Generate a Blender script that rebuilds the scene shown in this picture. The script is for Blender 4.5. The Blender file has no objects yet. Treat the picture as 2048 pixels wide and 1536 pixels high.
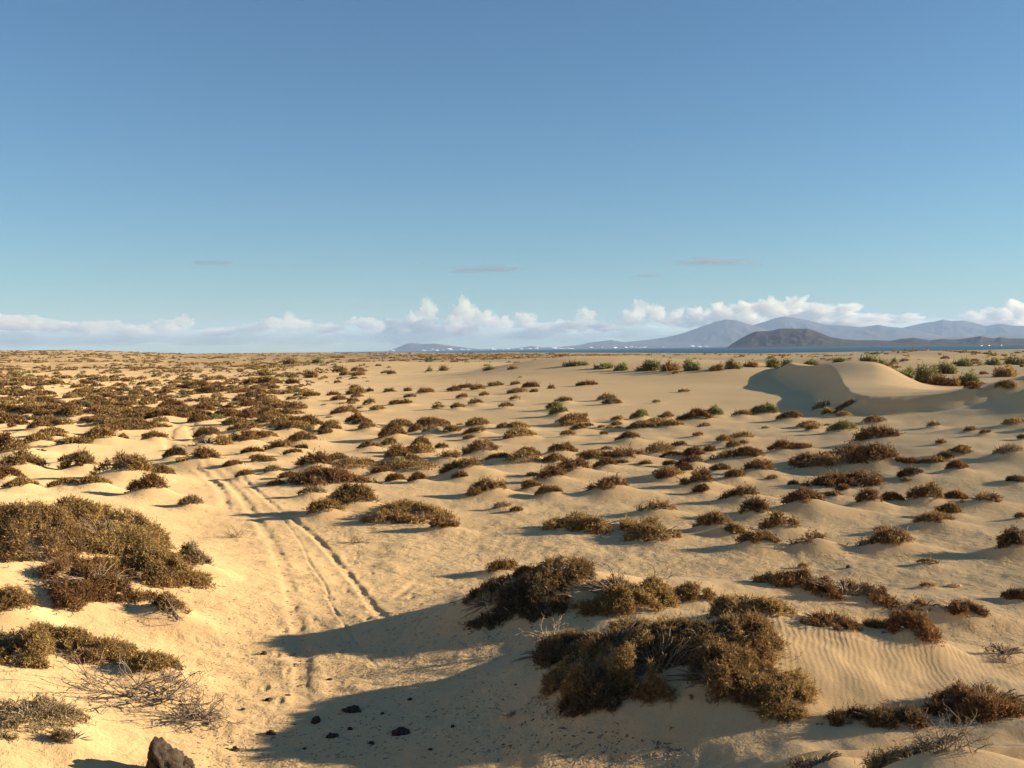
import bpy, math, random
import numpy as np
from mathutils import Matrix, Vector, Euler

# ------------------------------------------------------------------ camera, world, sun, exposure
SC = bpy.context.scene
COL = SC.collection
R = math.radians
F = 2100.0                 # focal length in photograph pixels (2048 wide)
CAMZ = 5.0
PITCH = math.atan(70.0 / F)
ROLL = math.atan(0.014)

fw = np.array([0.0, math.cos(PITCH), -math.sin(PITCH)])
r0 = np.array([1.0, 0.0, 0.0])
u0 = np.cross(r0, fw)
rt = r0 * math.cos(ROLL) - u0 * math.sin(ROLL)
up = u0 * math.cos(ROLL) + r0 * math.sin(ROLL)

cd = bpy.data.cameras.new("camera")
cam = bpy.data.objects.new("camera", cd)
COL.objects.link(cam)
cd.sensor_width = 36.0
cd.lens = 36.0 * F / 2048.0
cd.clip_start = 0.1
cd.clip_end = 120000.0
m = Matrix(((rt[0], up[0], -fw[0], 0), (rt[1], up[1], -fw[1], 0), (rt[2], up[2], -fw[2], CAMZ), (0, 0, 0, 1)))
cam.matrix_world = m
SC.camera = cam

SUN_EL = R(15.0)
SUN_AZ = R(2.0)            # measured from +X (right of the view) towards +Y (away)
sdir = Vector((math.cos(SUN_EL) * math.cos(SUN_AZ), math.cos(SUN_EL) * math.sin(SUN_AZ), math.sin(SUN_EL)))
W = bpy.data.worlds.new("World")
SC.world = W
W.use_nodes = True
wt = W.node_tree
wt.nodes.clear()
sky = wt.nodes.new("ShaderNodeTexSky")
sky.sky_type = 'NISHITA'
sky.sun_disc = False
sky.sun_elevation = SUN_EL
sky.sun_rotation = R(90) - SUN_AZ
sky.altitude = 0
sky.air_density = 1.0
sky.dust_density = 0.12
sky.ozone_density = 2.2
bg = wt.nodes.new("ShaderNodeBackground")
bg.inputs[1].default_value = 0.05
wo = wt.nodes.new("ShaderNodeOutputWorld")
wb = wt.nodes.new("ShaderNodeMix"); wb.data_type = 'RGBA'; wb.blend_type = 'MULTIPLY'; wb.inputs[0].default_value = 1.0
wb.inputs[7].default_value = (0.480, 0.700, 0.85, 1)       # the camera's white balance
wt.links.new(sky.outputs[0], wb.inputs[6])
wt.links.new(wb.outputs[2], bg.inputs[0])
wt.links.new(bg.outputs[0], wo.inputs[0])

sl = bpy.data.lights.new("sun", 'SUN')
sl.energy = 5.0
sl.angle = R(0.5)
sl.color = (1.0, 0.835, 0.60)
so = bpy.data.objects.new("sun", sl)
COL.objects.link(so)
so.rotation_euler = sdir.to_track_quat('Z', 'Y').to_euler()
so.location = (60, 0, 40)

SC.view_settings.view_transform = 'Standard'
SC.view_settings.look = 'None'
SC.view_settings.gamma = 1.0
SC.view_settings.use_curve_mapping = False
SC.view_settings.exposure = 1.57
SC.cycles.use_denoising = True
SC.cycles.volume_bounces = 3
SC.cycles.max_bounces = 6
SC.cycles.diffuse_bounces = 2
SC.cycles.transparent_max_bounces = 8
SC.cycles.use_adaptive_sampling = True
SC.cycles.adaptive_threshold = 0.01
SC.render.film_transparent = False

# ------------------------------------------------------------------ helpers
rng = np.random.default_rng(11)
random.seed(5)

def tag(o, label=None, cat=None, group=None, kind=None):
    if label: o["label"] = label
    if cat: o["category"] = cat
    if group: o["group"] = group
    if kind: o["kind"] = kind
    return o

def empty(name, loc):
    o = bpy.data.objects.new(name, None)
    COL.objects.link(o)
    o.location = loc
    o.empty_display_size = 0.2
    return o

def mesh_np(name, V, faces, mat, parent=None, smooth=False, color=None, loc=None, attrs=None):
    """V n x 3; faces: list of int arrays, each m x k."""
    me = bpy.data.meshes.new(name)
    V = np.asarray(V, dtype=np.float32)
    if not isinstance(faces, list): faces = [faces]
    me.vertices.add(len(V))
    me.vertices.foreach_set("co", V.ravel())
    loops = np.concatenate([f.ravel() for f in faces]).astype(np.int32)
    tot = np.concatenate([np.full(len(f), f.shape[1], dtype=np.int32) for f in faces])
    start = np.concatenate([[0], np.cumsum(tot)[:-1]]).astype(np.int32)
    me.loops.add(len(loops))
    me.loops.foreach_set("vertex_index", loops)
    me.polygons.add(len(tot))
    me.polygons.foreach_set("loop_start", start)
    me.polygons.foreach_set("loop_total", tot)
    if smooth:
        me.polygons.foreach_set("use_smooth", np.ones(len(tot), dtype=bool))
    me.update(calc_edges=True)
    me.validate()
    if color is not None:
        a = me.attributes.new("tint", 'FLOAT_COLOR', 'POINT')
        a.data.foreach_set("color", np.concatenate([color, np.ones((len(color), 1))], 1).astype(np.float32).ravel())
    for k, v in (attrs or {}).items():
        a = me.attributes.new(k, 'FLOAT', 'POINT')
        a.data.foreach_set("value", v.astype(np.float32))
    o = bpy.data.objects.new(name, me)
    COL.objects.link(o)
    if mat is not None: me.materials.append(mat)
    if parent is not None: o.parent = parent
    if loc is not None: o.location = loc
    return o

def _hash(ix, iy, s):
    n = (ix.astype(np.int64) * 374761393 + iy.astype(np.int64) * 668265263 + s * 982451653) & 0x7fffffff
    n = ((n ^ (n >> 13)) * 1274126177) & 0x7fffffff
    return ((n ^ (n >> 16)) & 0xffff) / 32767.5 - 1.0

def noise(x, y, s=0):
    x = np.asarray(x, float); y = np.asarray(y, float)
    ix = np.floor(x); iy = np.floor(y)
    fx = x - ix; fy = y - iy
    fx = fx * fx * fx * (fx * (fx * 6 - 15) + 10); fy = fy * fy * fy * (fy * (fy * 6 - 15) + 10)
    a = _hash(ix, iy, s); b = _hash(ix + 1, iy, s); c = _hash(ix, iy + 1, s); d = _hash(ix + 1, iy + 1, s)
    return (a + (b - a) * fx) * (1 - fy) + (c + (d - c) * fx) * fy

def fbm(x, y, s=0, o=4):
    t = 0; a = 1.0
    for i in range(o):
        t = t + a * noise(x * 2 ** i + 17.3 * i, y * 2 ** i - 9.1 * i, s + i); a *= 0.5
    return t

def ss(x, a, b):
    t = np.clip((x - a) / (b - a), 0, 1)
    return t * t * (3 - 2 * t)

def ray(px, py):
    d = fw * F + rt * (px - 1024.0) - up * (py - 768.0)
    return d / math.hypot(d[0], d[1])          # unit horizontal length

def proj(P):
    v = np.asarray(P, float) - np.array([0, 0, CAMZ])
    w = v @ fw
    return 1024 + F * (v @ rt) / w, 768 - F * (v @ up) / w

def at(px, py, dist):
    """The point at horizontal distance dist on the line of sight of a pixel."""
    d = ray(px, py)
    return np.array([0, 0, CAMZ]) + d * dist

# ------------------------------------------------------------------ terrain height
def gauss(x, y, cx, cy, sx, sy, h, rot=0.0):
    dx = x - cx; dy = y - cy
    c, s = math.cos(rot), math.sin(rot)
    a = (dx * c + dy * s) / sx; b = (-dx * s + dy * c) / sy
    return h * np.exp(-0.5 * (a * a + b * b))

def poly_dist(x, y, P):
    """unsigned distance, signed side (+ = right of travel), interpolated third column."""
    best = np.full(np.shape(x), 1e9); side = np.zeros(np.shape(x)); hv = np.zeros(np.shape(x))
    for i in range(len(P) - 1):
        ax, ay, ah = P[i]; bx, by, bh = P[i + 1]
        ex, ey = bx - ax, by - ay
        L2 = ex * ex + ey * ey
        t = np.clip(((x - ax) * ex + (y - ay) * ey) / L2, 0, 1)
        dx = x - (ax + t * ex); dy = y - (ay + t * ey)
        d = np.hypot(dx, dy)
        m_ = d < best
        best = np.where(m_, d, best)
        side = np.where(m_, np.sign(ey * dx - ex * dy), side)
        hv = np.where(m_, ah + t * (bh - ah), hv)
    return best, side, hv

def smooth_poly(P, n=8):
    P = np.asarray(P, float)
    Q = np.vstack([2 * P[0] - P[1], P, 2 * P[-1] - P[-2]])
    out = []
    for i in range(1, len(Q) - 2):
        for k in range(n):
            t = k / n
            a, b, c, d = Q[i - 1], Q[i], Q[i + 1], Q[i + 2]
            out.append(0.5 * (2 * b + (c - a) * t + (2 * a - 5 * b + 4 * c - d) * t * t + (3 * b - a - 3 * c + d) * t ** 3))
    out.append(Q[-2])
    return np.array(out)

CREST = smooth_poly([(62, 205, 0), (45, 165, 0.4), (37.8, 142, 1.4), (36.7, 125, 1.5), (33.3, 107, 1.5), (27.6, 87, 1.5), (24.8, 75.5, 1.25), (26, 72, 1.1), (31, 71, 0.9), (38, 72, 0.7), (62, 74, 0.3)], 5)
RIM_T = [-3, -0.6, -0.49, -0.42, -0.36, -0.30, -0.15, 0.0, 0.23, 0.49, 0.7, 3]
RIM_Z = [8, 8.5, 8.4, 8.7, 6.6, 4.0, 3.2, 1.3, -2.8, -1.6, -1.0, 0]

NODUNE = False
def H0(x, y):
    x = np.asarray(x, float); y = np.asarray(y, float)
    if x.ndim == 0: return H0(x[None], y[None])[0]
    r = np.hypot(x, y) + 1e-6
    z = 0.22 * fbm(x / 23.0, y / 30.0, 3, 3) * ss(r, 25, 60) * (1 - ss(r, 900, 1500))
    calm = np.exp(-0.5 * (((x - 20) / 38.0) ** 2 + ((y - 125) / 50.0) ** 2))
    z = z * (1 - 0.75 * calm)
    z = z + 0.15 * fbm(x / 5.5, y / 4.0, 9, 3) * ss(r, 28, 45) * (1 - 0.9 * calm) * (1 - ss(r, 120, 260))
    z = z + 0.035 * fbm(x / 1.3, y / 1.3, 21, 3) * (1 - ss(r, 60, 90))
    z = z + 0.012 * fbm(x / 0.33, y / 0.33, 31, 2) * (1 - ss(r, 26, 40))
    # the dune the photographer stands on
    z = z + 3.2 * (1 - ss(r, 2.5, 11.0))
    # bank on the left of the track
    bx = np.interp(y, [0, 9, 11.5, 13.6, 18, 25, 32, 40], [-2.4, -3.1, -3.3, -3.9, -5.2, -7.4, -10.0, -13.0])
    bh = np.interp(y, [0, 9, 18, 26, 34, 44], [0.6, 0.62, 0.65, 0.6, 0.4, 0.0])
    z = z + bh * ss(bx - x, -0.8, 5.0) * (1 - 0.5 * ss(bx - x, 7, 20))
    z = z + gauss(x, y, -10.2, 21.5, 3.6, 2.6, 0.95, -0.3)
    # dunes on the right of the track
    z = z + gauss(x, y, 3.7, 15.0, 2.5, 1.5, 1.0, -0.12)
    z = z + gauss(x, y, 2.3, 13.0, 1.9, 1.3, 0.55)
    z = z + gauss(x, y, 2.3, 19.2, 2.5, 1.3, 0.72, 0.05) + gauss(x, y, 0.6, 17.9, 1.4, 0.8, 0.60)
    z = z + 0.95 * (1 + 0.38 * noise(y / 0.75, x * 0 + 0.5, 71) + 0.10 * noise(y / 0.3, x * 0, 72)) * ss(x, 0.5, 3.1) * (1 - ss(y, 9.0, 12.4)) * ss(y, 3, 7)
    z = z + gauss(x, y, 6.6, 11.8, 2.0, 1.2, 0.5)
    z = z + gauss(x, y, 8.6, 18.6, 2.5, 1.2, 0.35)
    # hummocks right, 35 to 60 m out
    z = z + gauss(x, y, 17.5, 43, 3.0, 3.0, 0.7) + gauss(x, y, 20.5, 38, 2.5, 2.0, 0.6)
    z = z + gauss(x, y, 24.5, 49, 4.0, 4.0, 1.2) + gauss(x, y, 15.0, 36, 2.0, 1.5, 0.4)
    # broad dune running off to the right
    z = z + gauss(x, y, 45, 66, 8.5, 10, 4.4)
    # crescent dune: slip face on its left
    def hs(a, b):
        num = 0; den = 0
        for (cx_, cy_, ch_) in CREST:
            w_ = 1.0 / ((a - cx_) ** 2 + (b - cy_) ** 2 + 3.0) ** 2
            num = num + w_ * max(ch_, 0) ; den = den + w_
        return num / den
    def top(a, b):
        return gauss(a, b, 40.0, 117, 4.6, 11, 1.65)
    cm = (x > 0) & (x < 85) & (y > 50) & (y < 220)
    if np.any(cm):
        xa, ya = x[cm], y[cm]
        best = np.full(xa.shape, 1e9); side = np.zeros(xa.shape); hq = np.zeros(xa.shape); qx = np.zeros(xa.shape); qy = np.zeros(xa.shape)
        for i in range(len(CREST) - 1):
            ax, ay, ah = CREST[i]; bx_, by_, bh_ = CREST[i + 1]
            ex, ey = bx_ - ax, by_ - ay
            t = np.clip(((xa - ax) * ex + (ya - ay) * ey) / (ex * ex + ey * ey), 0, 1)
            px_, py_ = ax + t * ex, ay + t * ey
            d = np.hypot(xa - px_, ya - py_); m_ = d < best
            best = np.where(m_, d, best); side = np.where(m_, np.sign(ey * (xa - px_) - ex * (ya - py_)), side)
            hq = np.where(m_, ah + t * (bh_ - ah), hq)
            qx = np.where(m_, px_, qx); qy = np.where(m_, py_, qy)
        u = np.maximum(xa - 0.343 * ya, 0) * ss(ya, 72, 99)
        D = (hs(xa, ya) * np.exp(-(best / 12.0) ** 2) + top(xa, ya)) * np.exp(-0.5 * (u / 3.8) ** 2)
        uq = np.maximum(qx - 0.343 * qy, 0) * ss(qy, 72, 99)
        slip = np.clip((hs(qx, qy) + top(qx, qy)) * np.exp(-0.5 * (uq / 3.8) ** 2) - 0.60 * best, 0, None)
        z = z.copy(); z[cm] = z[cm] + (0 if NODUNE else 1) * np.where(side <= 0, D, slip)
    # smooth sand humps further out
    z = z + gauss(x, y, 9, 190, 12, 20, 2.7) + gauss(x, y, 36, 180, 15, 20, 2.1) + gauss(x, y, 20, 165, 14, 18, 0.7) + gauss(x, y, 32, 150, 7.5, 9, 0.9) + gauss(x, y, 78, 225, 13, 18, 2.0) + gauss(x, y, 112, 285, 16, 20, 2.4) + gauss(x, y, 52, 290, 14, 18, 2.0)
    z = z + gauss(x, y, -35, 300, 26, 20, 1.8) + gauss(x, y, 70, 260, 40, 20, 1.6) + gauss(x, y, 120, 330, 60, 22, 2.2)
    z = z + gauss(x, y, 60, 400, 60, 20, 2.0)
    rz = np.interp(x / np.maximum(np.abs(y), 1), RIM_T, RIM_Z)
    z = z + rz * ss(r, 260, 900) + 0.35 * fbm(x / 130.0, y / 60.0, 41, 3) * ss(r, 180, 500) * (1 - ss(r, 1500, 3000))
    coast = ss(x + 0.18 * y, -40, 260) * (y > 0)
    z = z - (14 + rz) * ss(r, 1050, 1700) * coast - 3.0 * ss(r, 1100, 1800) * (1 - coast)
    return z

def hit(px, py, fn=None, far=1600.0):
    fn = fn or H0
    d = ray(px, py)
    t = np.concatenate([np.arange(7, 60, 0.05), np.arange(60, 300, 0.4), np.arange(300, far, 3.0)])
    zz = CAMZ + d[2] * t
    below = zz <= fn(d[0] * t, d[1] * t)
    i = int(np.argmax(below)) if below.any() else len(t) - 1
    return np.array([d[0] * t[i], d[1] * t[i], zz[i]]), t[i]

# ------------------------------------------------------------------ what grows where: x, y of the base, width, height in the photograph, kind
# kinds: r russet, b brown, o olive, g green, p pale and dry, d dark
SHRUBS = """
20 905 90 38 r;42 938 80 24 b;167 937 66 32 b;250 950 95 48 o;318 953 50 18 b;298 985 72 30 r;190 970 52 15 o;130 972 50 10 o
12 962 55 25 r;40 976 52 15 o;205 882 75 28 o;270 862 120 30 b;320 837 62 17 r;343 815 46 13 r;160 830 85 22 b;145 818 60 12 d
140 895 75 14 o;95 880 70 10 o;75 887 45 12 o;103 808 30 12 b;25 828 50 18 b;57 830 32 14 b;80 858 36 12 b;190 847 24 8 b;118 845 20 8 d
250 815 22 9 b;207 797 26 10 r;308 878 40 12 b;140 922 35 12 r;382 1012 36 38 p
395 775 55 12 r;416 787 38 14 r;378 790 26 8 o;530 768 60 18 o;587 768 26 12 r;548 778 18 8 b;523 789 34 9 b;484 795 20 6 r
408 825 46 15 r;534 830 38 12 b;574 832 30 12 b;554 819 24 8 r;492 843 56 20 r;620 856 46 24 b;688 827 48 14 o
712 789 34 12 o;622 793 30 8 b;738 808 20 8 o;668 791 24 7 b;712 844 34 12 r;580 860 46 12 b;660 862 40 14 b;652 868 26 9 b;733 857 30 10 b
415 875 44 22 b;415 897 95 26 o;485 885 62 18 r;528 878 50 12 o;490 862 60 14 o;602 884 54 14 b;558 900 62 12 b;585 908 30 10 b
505 907 38 12 r;602 900 28 10 d;352 915 40 22 d;395 924 95 20 b;468 933 36 10 b;520 923 28 13 b;488 954 36 12 b;546 945 34 10 p
630 933 68 26 r;667 923 34 12 b;698 930 30 10 b;668 972 175 40 r;622 990 50 14 p;705 1015 105 45 b;648 1028 66 26 o;805 1050 180 66 o;885 1060 60 26 b
762 947 40 16 r;790 963 38 18 r;833 963 34 15 r;735 930 26 8 b
739 784 16 7 b;778 784 18 6 r;815 782 14 5 b;852 786 32 10 o;907 782 24 10 r;930 777 30 9 r;955 779 26 11 o;990 772 30 7 b;1030 770 20 5 b
1062 775 30 11 r;1035 786 36 11 o;952 808 24 9 o;925 796 20 6 b;969 791 18 5 b;820 795 22 5 b;812 808 22 7 b;875 817 20 8 p;915 816 24 8 b;1010 815 28 6 b;1030 800 20 6 o
856 850 42 15 o;832 863 24 20 b;862 865 34 9 p;905 865 34 11 b;952 866 42 9 b;1030 852 20 5 b;785 874 52 25 b;840 898 40 26 b;778 890 28 12 b;738 897 40 12 b
965 907 72 26 b;1058 918 50 25 b;1018 879 22 9 b;1062 873 28 5 o;938 879 26 6 b;790 922 60 28 b;828 930 32 22 b;888 921 64 16 o
925 942 78 22 b;998 920 50 10 b;920 957 30 12 r;883 896 24 8 b;978 985 75 24 b;948 995 30 14 b
1172 771 38 9 r;1102 777 9 6 r;1068 784 14 4 b;1127 804 32 7 b;1212 799 36 8 o;1108 818 32 13 g;1118 829 38 15 g;1167 836 18 7 b;1280 836 34 14 g;1332 836 26 9 b
1392 840 66 22 r;1428 832 34 18 g;1235 843 26 8 o;1130 847 44 6 p;1157 860 30 10 b;1135 872 30 9 o;1340 853 44 10 o;1298 858 14 7 b
1255 879 44 13 r;1207 869 14 5 b;1395 872 18 5 o;1122 905 54 16 b;1178 919 34 18 b;1247 916 90 16 r;1110 926 44 16 b
1145 946 68 22 r;1210 934 42 15 r;1243 928 24 8 r;1103 960 56 21 r;1343 916 40 10 r;1358 893 30 6 d;1322 900 18 5 o
1384 915 38 18 r;1378 930 50 15 d;1368 943 28 18 r;1340 932 26 13 b;1292 930 24 8 b;1336 958 40 14 r;1398 970 64 30 r;1404 986 34 22 r
1210 984 100 28 r;1062 978 36 20 b;1098 990 52 22 b
1530 828 52 20 g;1576 839 46 13 b;1482 831 34 7 b;1640 820 30 14 p;1656 830 24 12 o;1696 813 16 5 p;1678 824 20 5 b;1682 862 50 19 g;1624 861 24 9 o
1448 884 24 12 o;1480 876 50 6 o;1465 895 24 12 b;1488 888 12 7 b;1561 901 40 18 b;1595 900 44 12 r;1493 916 54 20 r;1420 903 24 12 r;1450 919 70 10 b
1512 943 56 19 r;1468 956 36 19 b;1438 941 36 11 d;1662 938 140 62 r;1745 930 90 42 r;1748 880 84 24 r;1700 976 172 36 r;1588 971 18 12 d;1685 983 24 16 r
1890 920 38 14 d;1918 906 36 8 r;2018 908 46 14 p;1822 955 40 20 d;1912 940 36 14 r;1866 930 40 9 b;1815 935 40 10 r
1866 854 26 8 p;1880 889 20 6 b;1938 863 20 4 b;1970 868 18 6 b;2032 966 36 12 d;2044 880 14 10 d;1945 783 24 9 r;2015 780 36 8 o
1606 1016 94 32 r;1664 995 34 10 b;1736 1009 56 26 r;1783 1005 36 22 r;1845 1004 56 30 b;1908 1000 38 16 r;1960 1008 62 16 r;1897 1030 42 24 b;1865 1050 70 16 b
1775 1096 92 28 b;1772 1066 40 12 p;2025 1102 75 46 d;2040 1038 20 10 r;1562 1062 68 32 b;1622 1096 82 36 r;1510 1094 86 28 b;1472 1072 36 22 b
1428 1060 84 28 b;1508 1030 58 30 d;1480 1000 82 18 b;1190 1068 210 50 o;1318 1083 122 50 o;1312 1025 74 12 b;1000 1148 70 30 b;1002 1018 34 10 p;1032 1025 22 12 b;895 951 22 10 b
1045 1158 40 20 r;2035 1205 44 30 d;1922 1240 76 30 r;1850 1228 70 22 b;1606 1137 14 6 o;1853 1130 34 5 o;1855 1175 24 5 o
1580 1185 130 40 b;1690 1208 170 56 r;1655 1262 115 30 r;1747 1264 36 22 o;1825 1285 100 54 r;2010 1325 80 45 p;1975 1448 210 96 r;1770 1465 190 50 d
1385 1212 85 46 b;1500 1240 165 62 o;1240 1232 240 90 o;985 1265 150 72 d;1070 1252 120 80 d;1155 1158 60 28 p;1110 1340 170 84 d;1320 1410 360 130 o;1475 1395 210 120 b;1565 1448 130 84 o;1200 1435 150 70 d
1430 1345 220 90 b;1235 1335 190 84 o;1130 1200 150 60 b;1640 1550 120 22 p;1850 1550 200 26 p;1430 1430 190 90 b;1330 1350 230 90 b;1180 1390 200 80 o;1115 1392 40 24 p;40 1075 190 80 b;150 1050 190 70 o;255 1090 170 80 o;60 1120 240 110 b;210 1135 240 120 o;335 1175 150 112 o;190 1222 200 96 r;385 1135 74 92 p;330 1238 90 45 b;20 1235 100 60 b
75 1338 200 92 o;215 1335 130 62 o;305 1352 92 66 o;60 1485 180 90 p;150 1500 70 40 p
715 742 24 8 o;782 748 16 9 b;716 752 26 8 b;690 750 18 5 b
"""
GREENS = """
1300 743 52 26 g;1340 743 44 22 o;1382 743 34 30 g;1435 743 34 14 b;1465 739 36 20 g;1503 735 30 12 o;1545 736 36 20 g;1573 736 24 20 g;1622 732 34 15 g;1678 725 30 8 g
1740 730 50 20 g;1788 726 10 9 g;1770 754 46 20 g;1802 762 40 22 g;1850 772 70 42 g;1890 748 50 30 g;1888 774 60 24 b;1936 772 44 34 g;1925 733 40 16 g
1987 731 30 14 g;2010 754 44 24 o;2032 730 46 16 g;1820 751 14 16 g;978 741 28 9 g;1025 739 22 8 o;1150 734 60 10 g;1210 739 44 14 g;1243 742 28 20 g
859 743 8 9 g;859 724 14 16 g;887 742 20 13 o;530 752 40 16 o;620 756 30 18 o;635 727 22 12 g;680 745 34 14 o;580 729 30 12 o
"""
def parse(s, tall):
    out = []
    for ln in s.strip().split("\n"):
        for it in ln.split(";"):
            a = it.split()
            out.append([float(v) for v in a[:4]] + [a[4], tall])
    return out
PLANTS = parse(SHRUBS, False) + parse(GREENS, True)

MOUNDS = []
SP = []
for (px, py, w, h, k, tall) in PLANTS:
    NODUNE = tall and px > 1560
    P, t = hit(px, py)
    mpp = math.hypot(t, CAMZ - P[2]) / F
    wm, hm = w * mpp, h * mpp
    slope = (CAMZ - P[2]) / t
    dep = wm * (0.62 if w < 120 else 0.5)
    if dep * slope > 0.55 * hm: dep = 0.55 * hm / slope
    dep = max(dep, 0.35 * wm)
    if not tall: hm = min(hm, 0.85 * wm)
    hgt = max(hm - dep * slope * 0.85, 0.32 * hm, 0.10)
    if not tall: hgt = max(0.09, min(hgt, 0.45 * wm) * (0.84 if w < 110 else 1))
    big = w > 110
    if big:
        hgt = min(hgt, 0.24 * wm, 0.50)
        dep = float(np.clip((hm - hgt) / slope / 0.85, 0.45 * wm, 1.15 * wm))
    mh = 0.0 if tall else (0.12 if big else min(0.30 + 0.32 * hgt, 0.65) * min(1, wm / 1.3))
    if t > 110: mh *= 0.5
    py2 = py + (0.55 * mh / mpp if not tall else 0)
    P, t = hit(px, py2)
    NODUNE = False
    d = ray(px, py2); hd = d[:2] / math.hypot(d[0], d[1])
    c = P[:2] + hd * dep * 0.5
    SP.append(dict(px=px, py=py, w=w, h=h, k=k, tall=tall, c=c, hd=hd, wm=wm, dep=dep, hgt=hgt, mpp=mpp, t=t))
    if mh > 0.02:
        MOUNDS.append((c[0] + 0.10 * wm, c[1] - 0.1 * dep, 0.50 * wm + 0.10, 0.55 * dep + 0.15, mh))
        # wind tail
        MOUNDS.append((c[0] + 0.65 * wm, c[1] - 0.35 * dep, 0.40 * wm + 0.1, 0.30 * dep + 0.1, mh * 0.45))

# the many little shrubs behind them that only read together
def cover(px, py):
    """How much scrub cover a spot in the far field has."""
    a = np.interp(px, [0, 350, 520, 640, 760, 1000, 2048], [1.0, 0.9, 0.62, 0.30, 0.10, 0.06, 0.05])
    if py < 722: a = max(a, 0.55 if px < 1300 else 0.22)
    elif py < 745: a = max(a, 0.25 if px < 800 else 0.05)
    if py > 742: a *= np.interp(py, [742, 765, 800, 850], [0.55, 0.36, 0.30, 0.35])
    if 735 < py < 850 and px > 760: a = 0.003
    if py > 850: a = np.interp(px, [0, 200, 500, 900, 1500, 2048], [0.14, 0.16, 0.24, 0.17, 0.09, 0.04])
    if px < 620 and 742 < py < 840:
        a *= 0.55 + 1.9 * float(ss(noise(px / 110.0, py / 11.0, 91) + 0.5 * noise(px / 40.0, py / 6.0, 92), -0.35, 0.5))
    if 1470 < px < 1960 and 728 < py < 830: a = 0
    return a
FAR = []
n_try = 17000
ypick = np.concatenate([709 + 150 * rng.random(n_try) ** 1.9, rng.uniform(850, 990, 520)])
for py in ypick:
    px = rng.uniform(-60, 2100)
    if py < 698.5 - 0.014 * (px - 1024) + 7: continue
    if rng.random() > cover(px, py): continue
    if py > 850 and (300 < px < 470 and py > 840): continue
    FAR.append((px, py))
FP = []
D_ = np.array([ray(p[0], p[1]) for p in FAR])
T = -CAMZ / D_[:, 2]
for _ in range(4):
    zz = H0(D_[:, 0] * T, D_[:, 1] * T)
    T = np.clip((zz - CAMZ) / D_[:, 2], 30, 1500)
for i in range(len(FAR)):
    FP.append((D_[i, 0] * T[i], D_[i, 1] * T[i], T[i]))
FP = np.array(FP)
FR = 0.22 + 0.75 * rng.random(len(FP)) ** 2.0
FR = np.where(FP[:, 2] > 260, FR * np.minimum(2.6, FP[:, 2] / 260), FR)
for i in range(len(FP)):
    if FP[i, 2] < 260:
        MOUNDS.append((FP[i, 0] + 0.2, FP[i, 1], FR[i] * 1.1 + 0.15, FR[i] * 0.9 + 0.15, 0.26 * FR[i] + 0.05))

MA = np.array(MOUNDS)
_cell = 4.0
_grid = {}
for i, (mx, my, sx, sy, mh) in enumerate(MOUNDS):
    e = 3.0 * max(sx, sy)
    for gx in range(int((mx - e) // _cell), int((mx + e) // _cell) + 1):
        for gy in range(int((my - e) // _cell), int((my + e) // _cell) + 1):
            _grid.setdefault((gx, gy), []).append(i)

def H1(x, y):
    """terrain with the mounds that gather round the shrubs"""
    x = np.atleast_1d(np.asarray(x, float)); y = np.atleast_1d(np.asarray(y, float))
    z = H0(x, y)
    out = np.zeros_like(z)
    gx = np.floor(x / _cell).astype(int); gy = np.floor(y / _cell).astype(int)
    key = gx * 100003 + gy
    order = np.argsort(key, kind='stable')
    ks = key[order]
    cuts = np.concatenate([[0], np.nonzero(np.diff(ks))[0] + 1, [len(ks)]])
    for a, b in zip(cuts[:-1], cuts[1:]):
        if a == b: continue
        idx = order[a:b]
        L = _grid.get((gx[idx[0]], gy[idx[0]]))
        if not L: continue
        M = MA[L]
        dx = (x[idx][:, None] - M[:, 0]) / M[:, 2]; dy = (y[idx][:, None] - M[:, 1]) / M[:, 3]
        g = M[:, 4] * np.exp(-0.5 * (dx * dx + dy * dy) * 1.6)
        out[idx] = (g ** 3).sum(1) ** (1 / 3.0)
    return z + out

# tyre tracks
def track(pts, depth, width):
    return (smooth_poly([tuple(hit(a, b)[0][:2]) + (1.0,) for a, b in pts], 5), depth, width)
TRACKS = [
    track([(606, 1470), (603, 1400), (602, 1300), (592, 1230), (577, 1170), (556, 1110), (530, 1062), (492, 1005), (450, 962), (412, 936), (372, 925)], 0.028, 0.13),
    track([(455, 1030), (448, 1000), (432, 968), (402, 943), (365, 930)], 0.035, 0.15),
    track([(800, 1275), (770, 1240), (735, 1200), (690, 1142), (652, 1097), (610, 1058), (562, 1026), (520, 988), (480, 957), (430, 933)], 0.030, 0.085),
    track([(700, 1200), (668, 1145), (628, 1100), (590, 1062)], 0.012, 0.16),
    track([(775, 1362), (745, 1325), (715, 1288), (682, 1240), (655, 1195), (655, 1182), (622, 1130), (604, 1090), (590, 1070), (572, 1046), (548, 1022), (515, 995)], 0.015, 0.030),
    track([(768, 1225), (800, 1190), (850, 1150)], 0.025, 0.08),
    track([(350, 905), (338, 885), (342, 862), (360, 848)], 0.07, 0.3),
    track([(400, 900), (392, 880), (380, 860), (388, 846)], 0.07, 0.3),
]

# ------------------------------------------------------------------ materials
def mat(name):
    m_ = bpy.data.materials.new(name); m_.use_nodes = True
    nt = m_.node_tree
    return m_, nt, nt.nodes["Principled BSDF"]

def N(nt, t, **kw):
    n = nt.nodes.new(t)
    for k, v in kw.items(): setattr(n, k, v)
    return n

def noise_node(nt, scale, detail=4, rough=0.55, dist=0.0, vec=None):
    n = N(nt, "ShaderNodeTexNoise")
    n.inputs["Scale"].default_value = scale; n.inputs["Detail"].default_value = detail
    n.inputs["Roughness"].default_value = rough; n.inputs["Distortion"].default_value = dist
    if vec is not None: nt.links.new(vec, n.inputs["Vector"])
    return n

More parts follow.
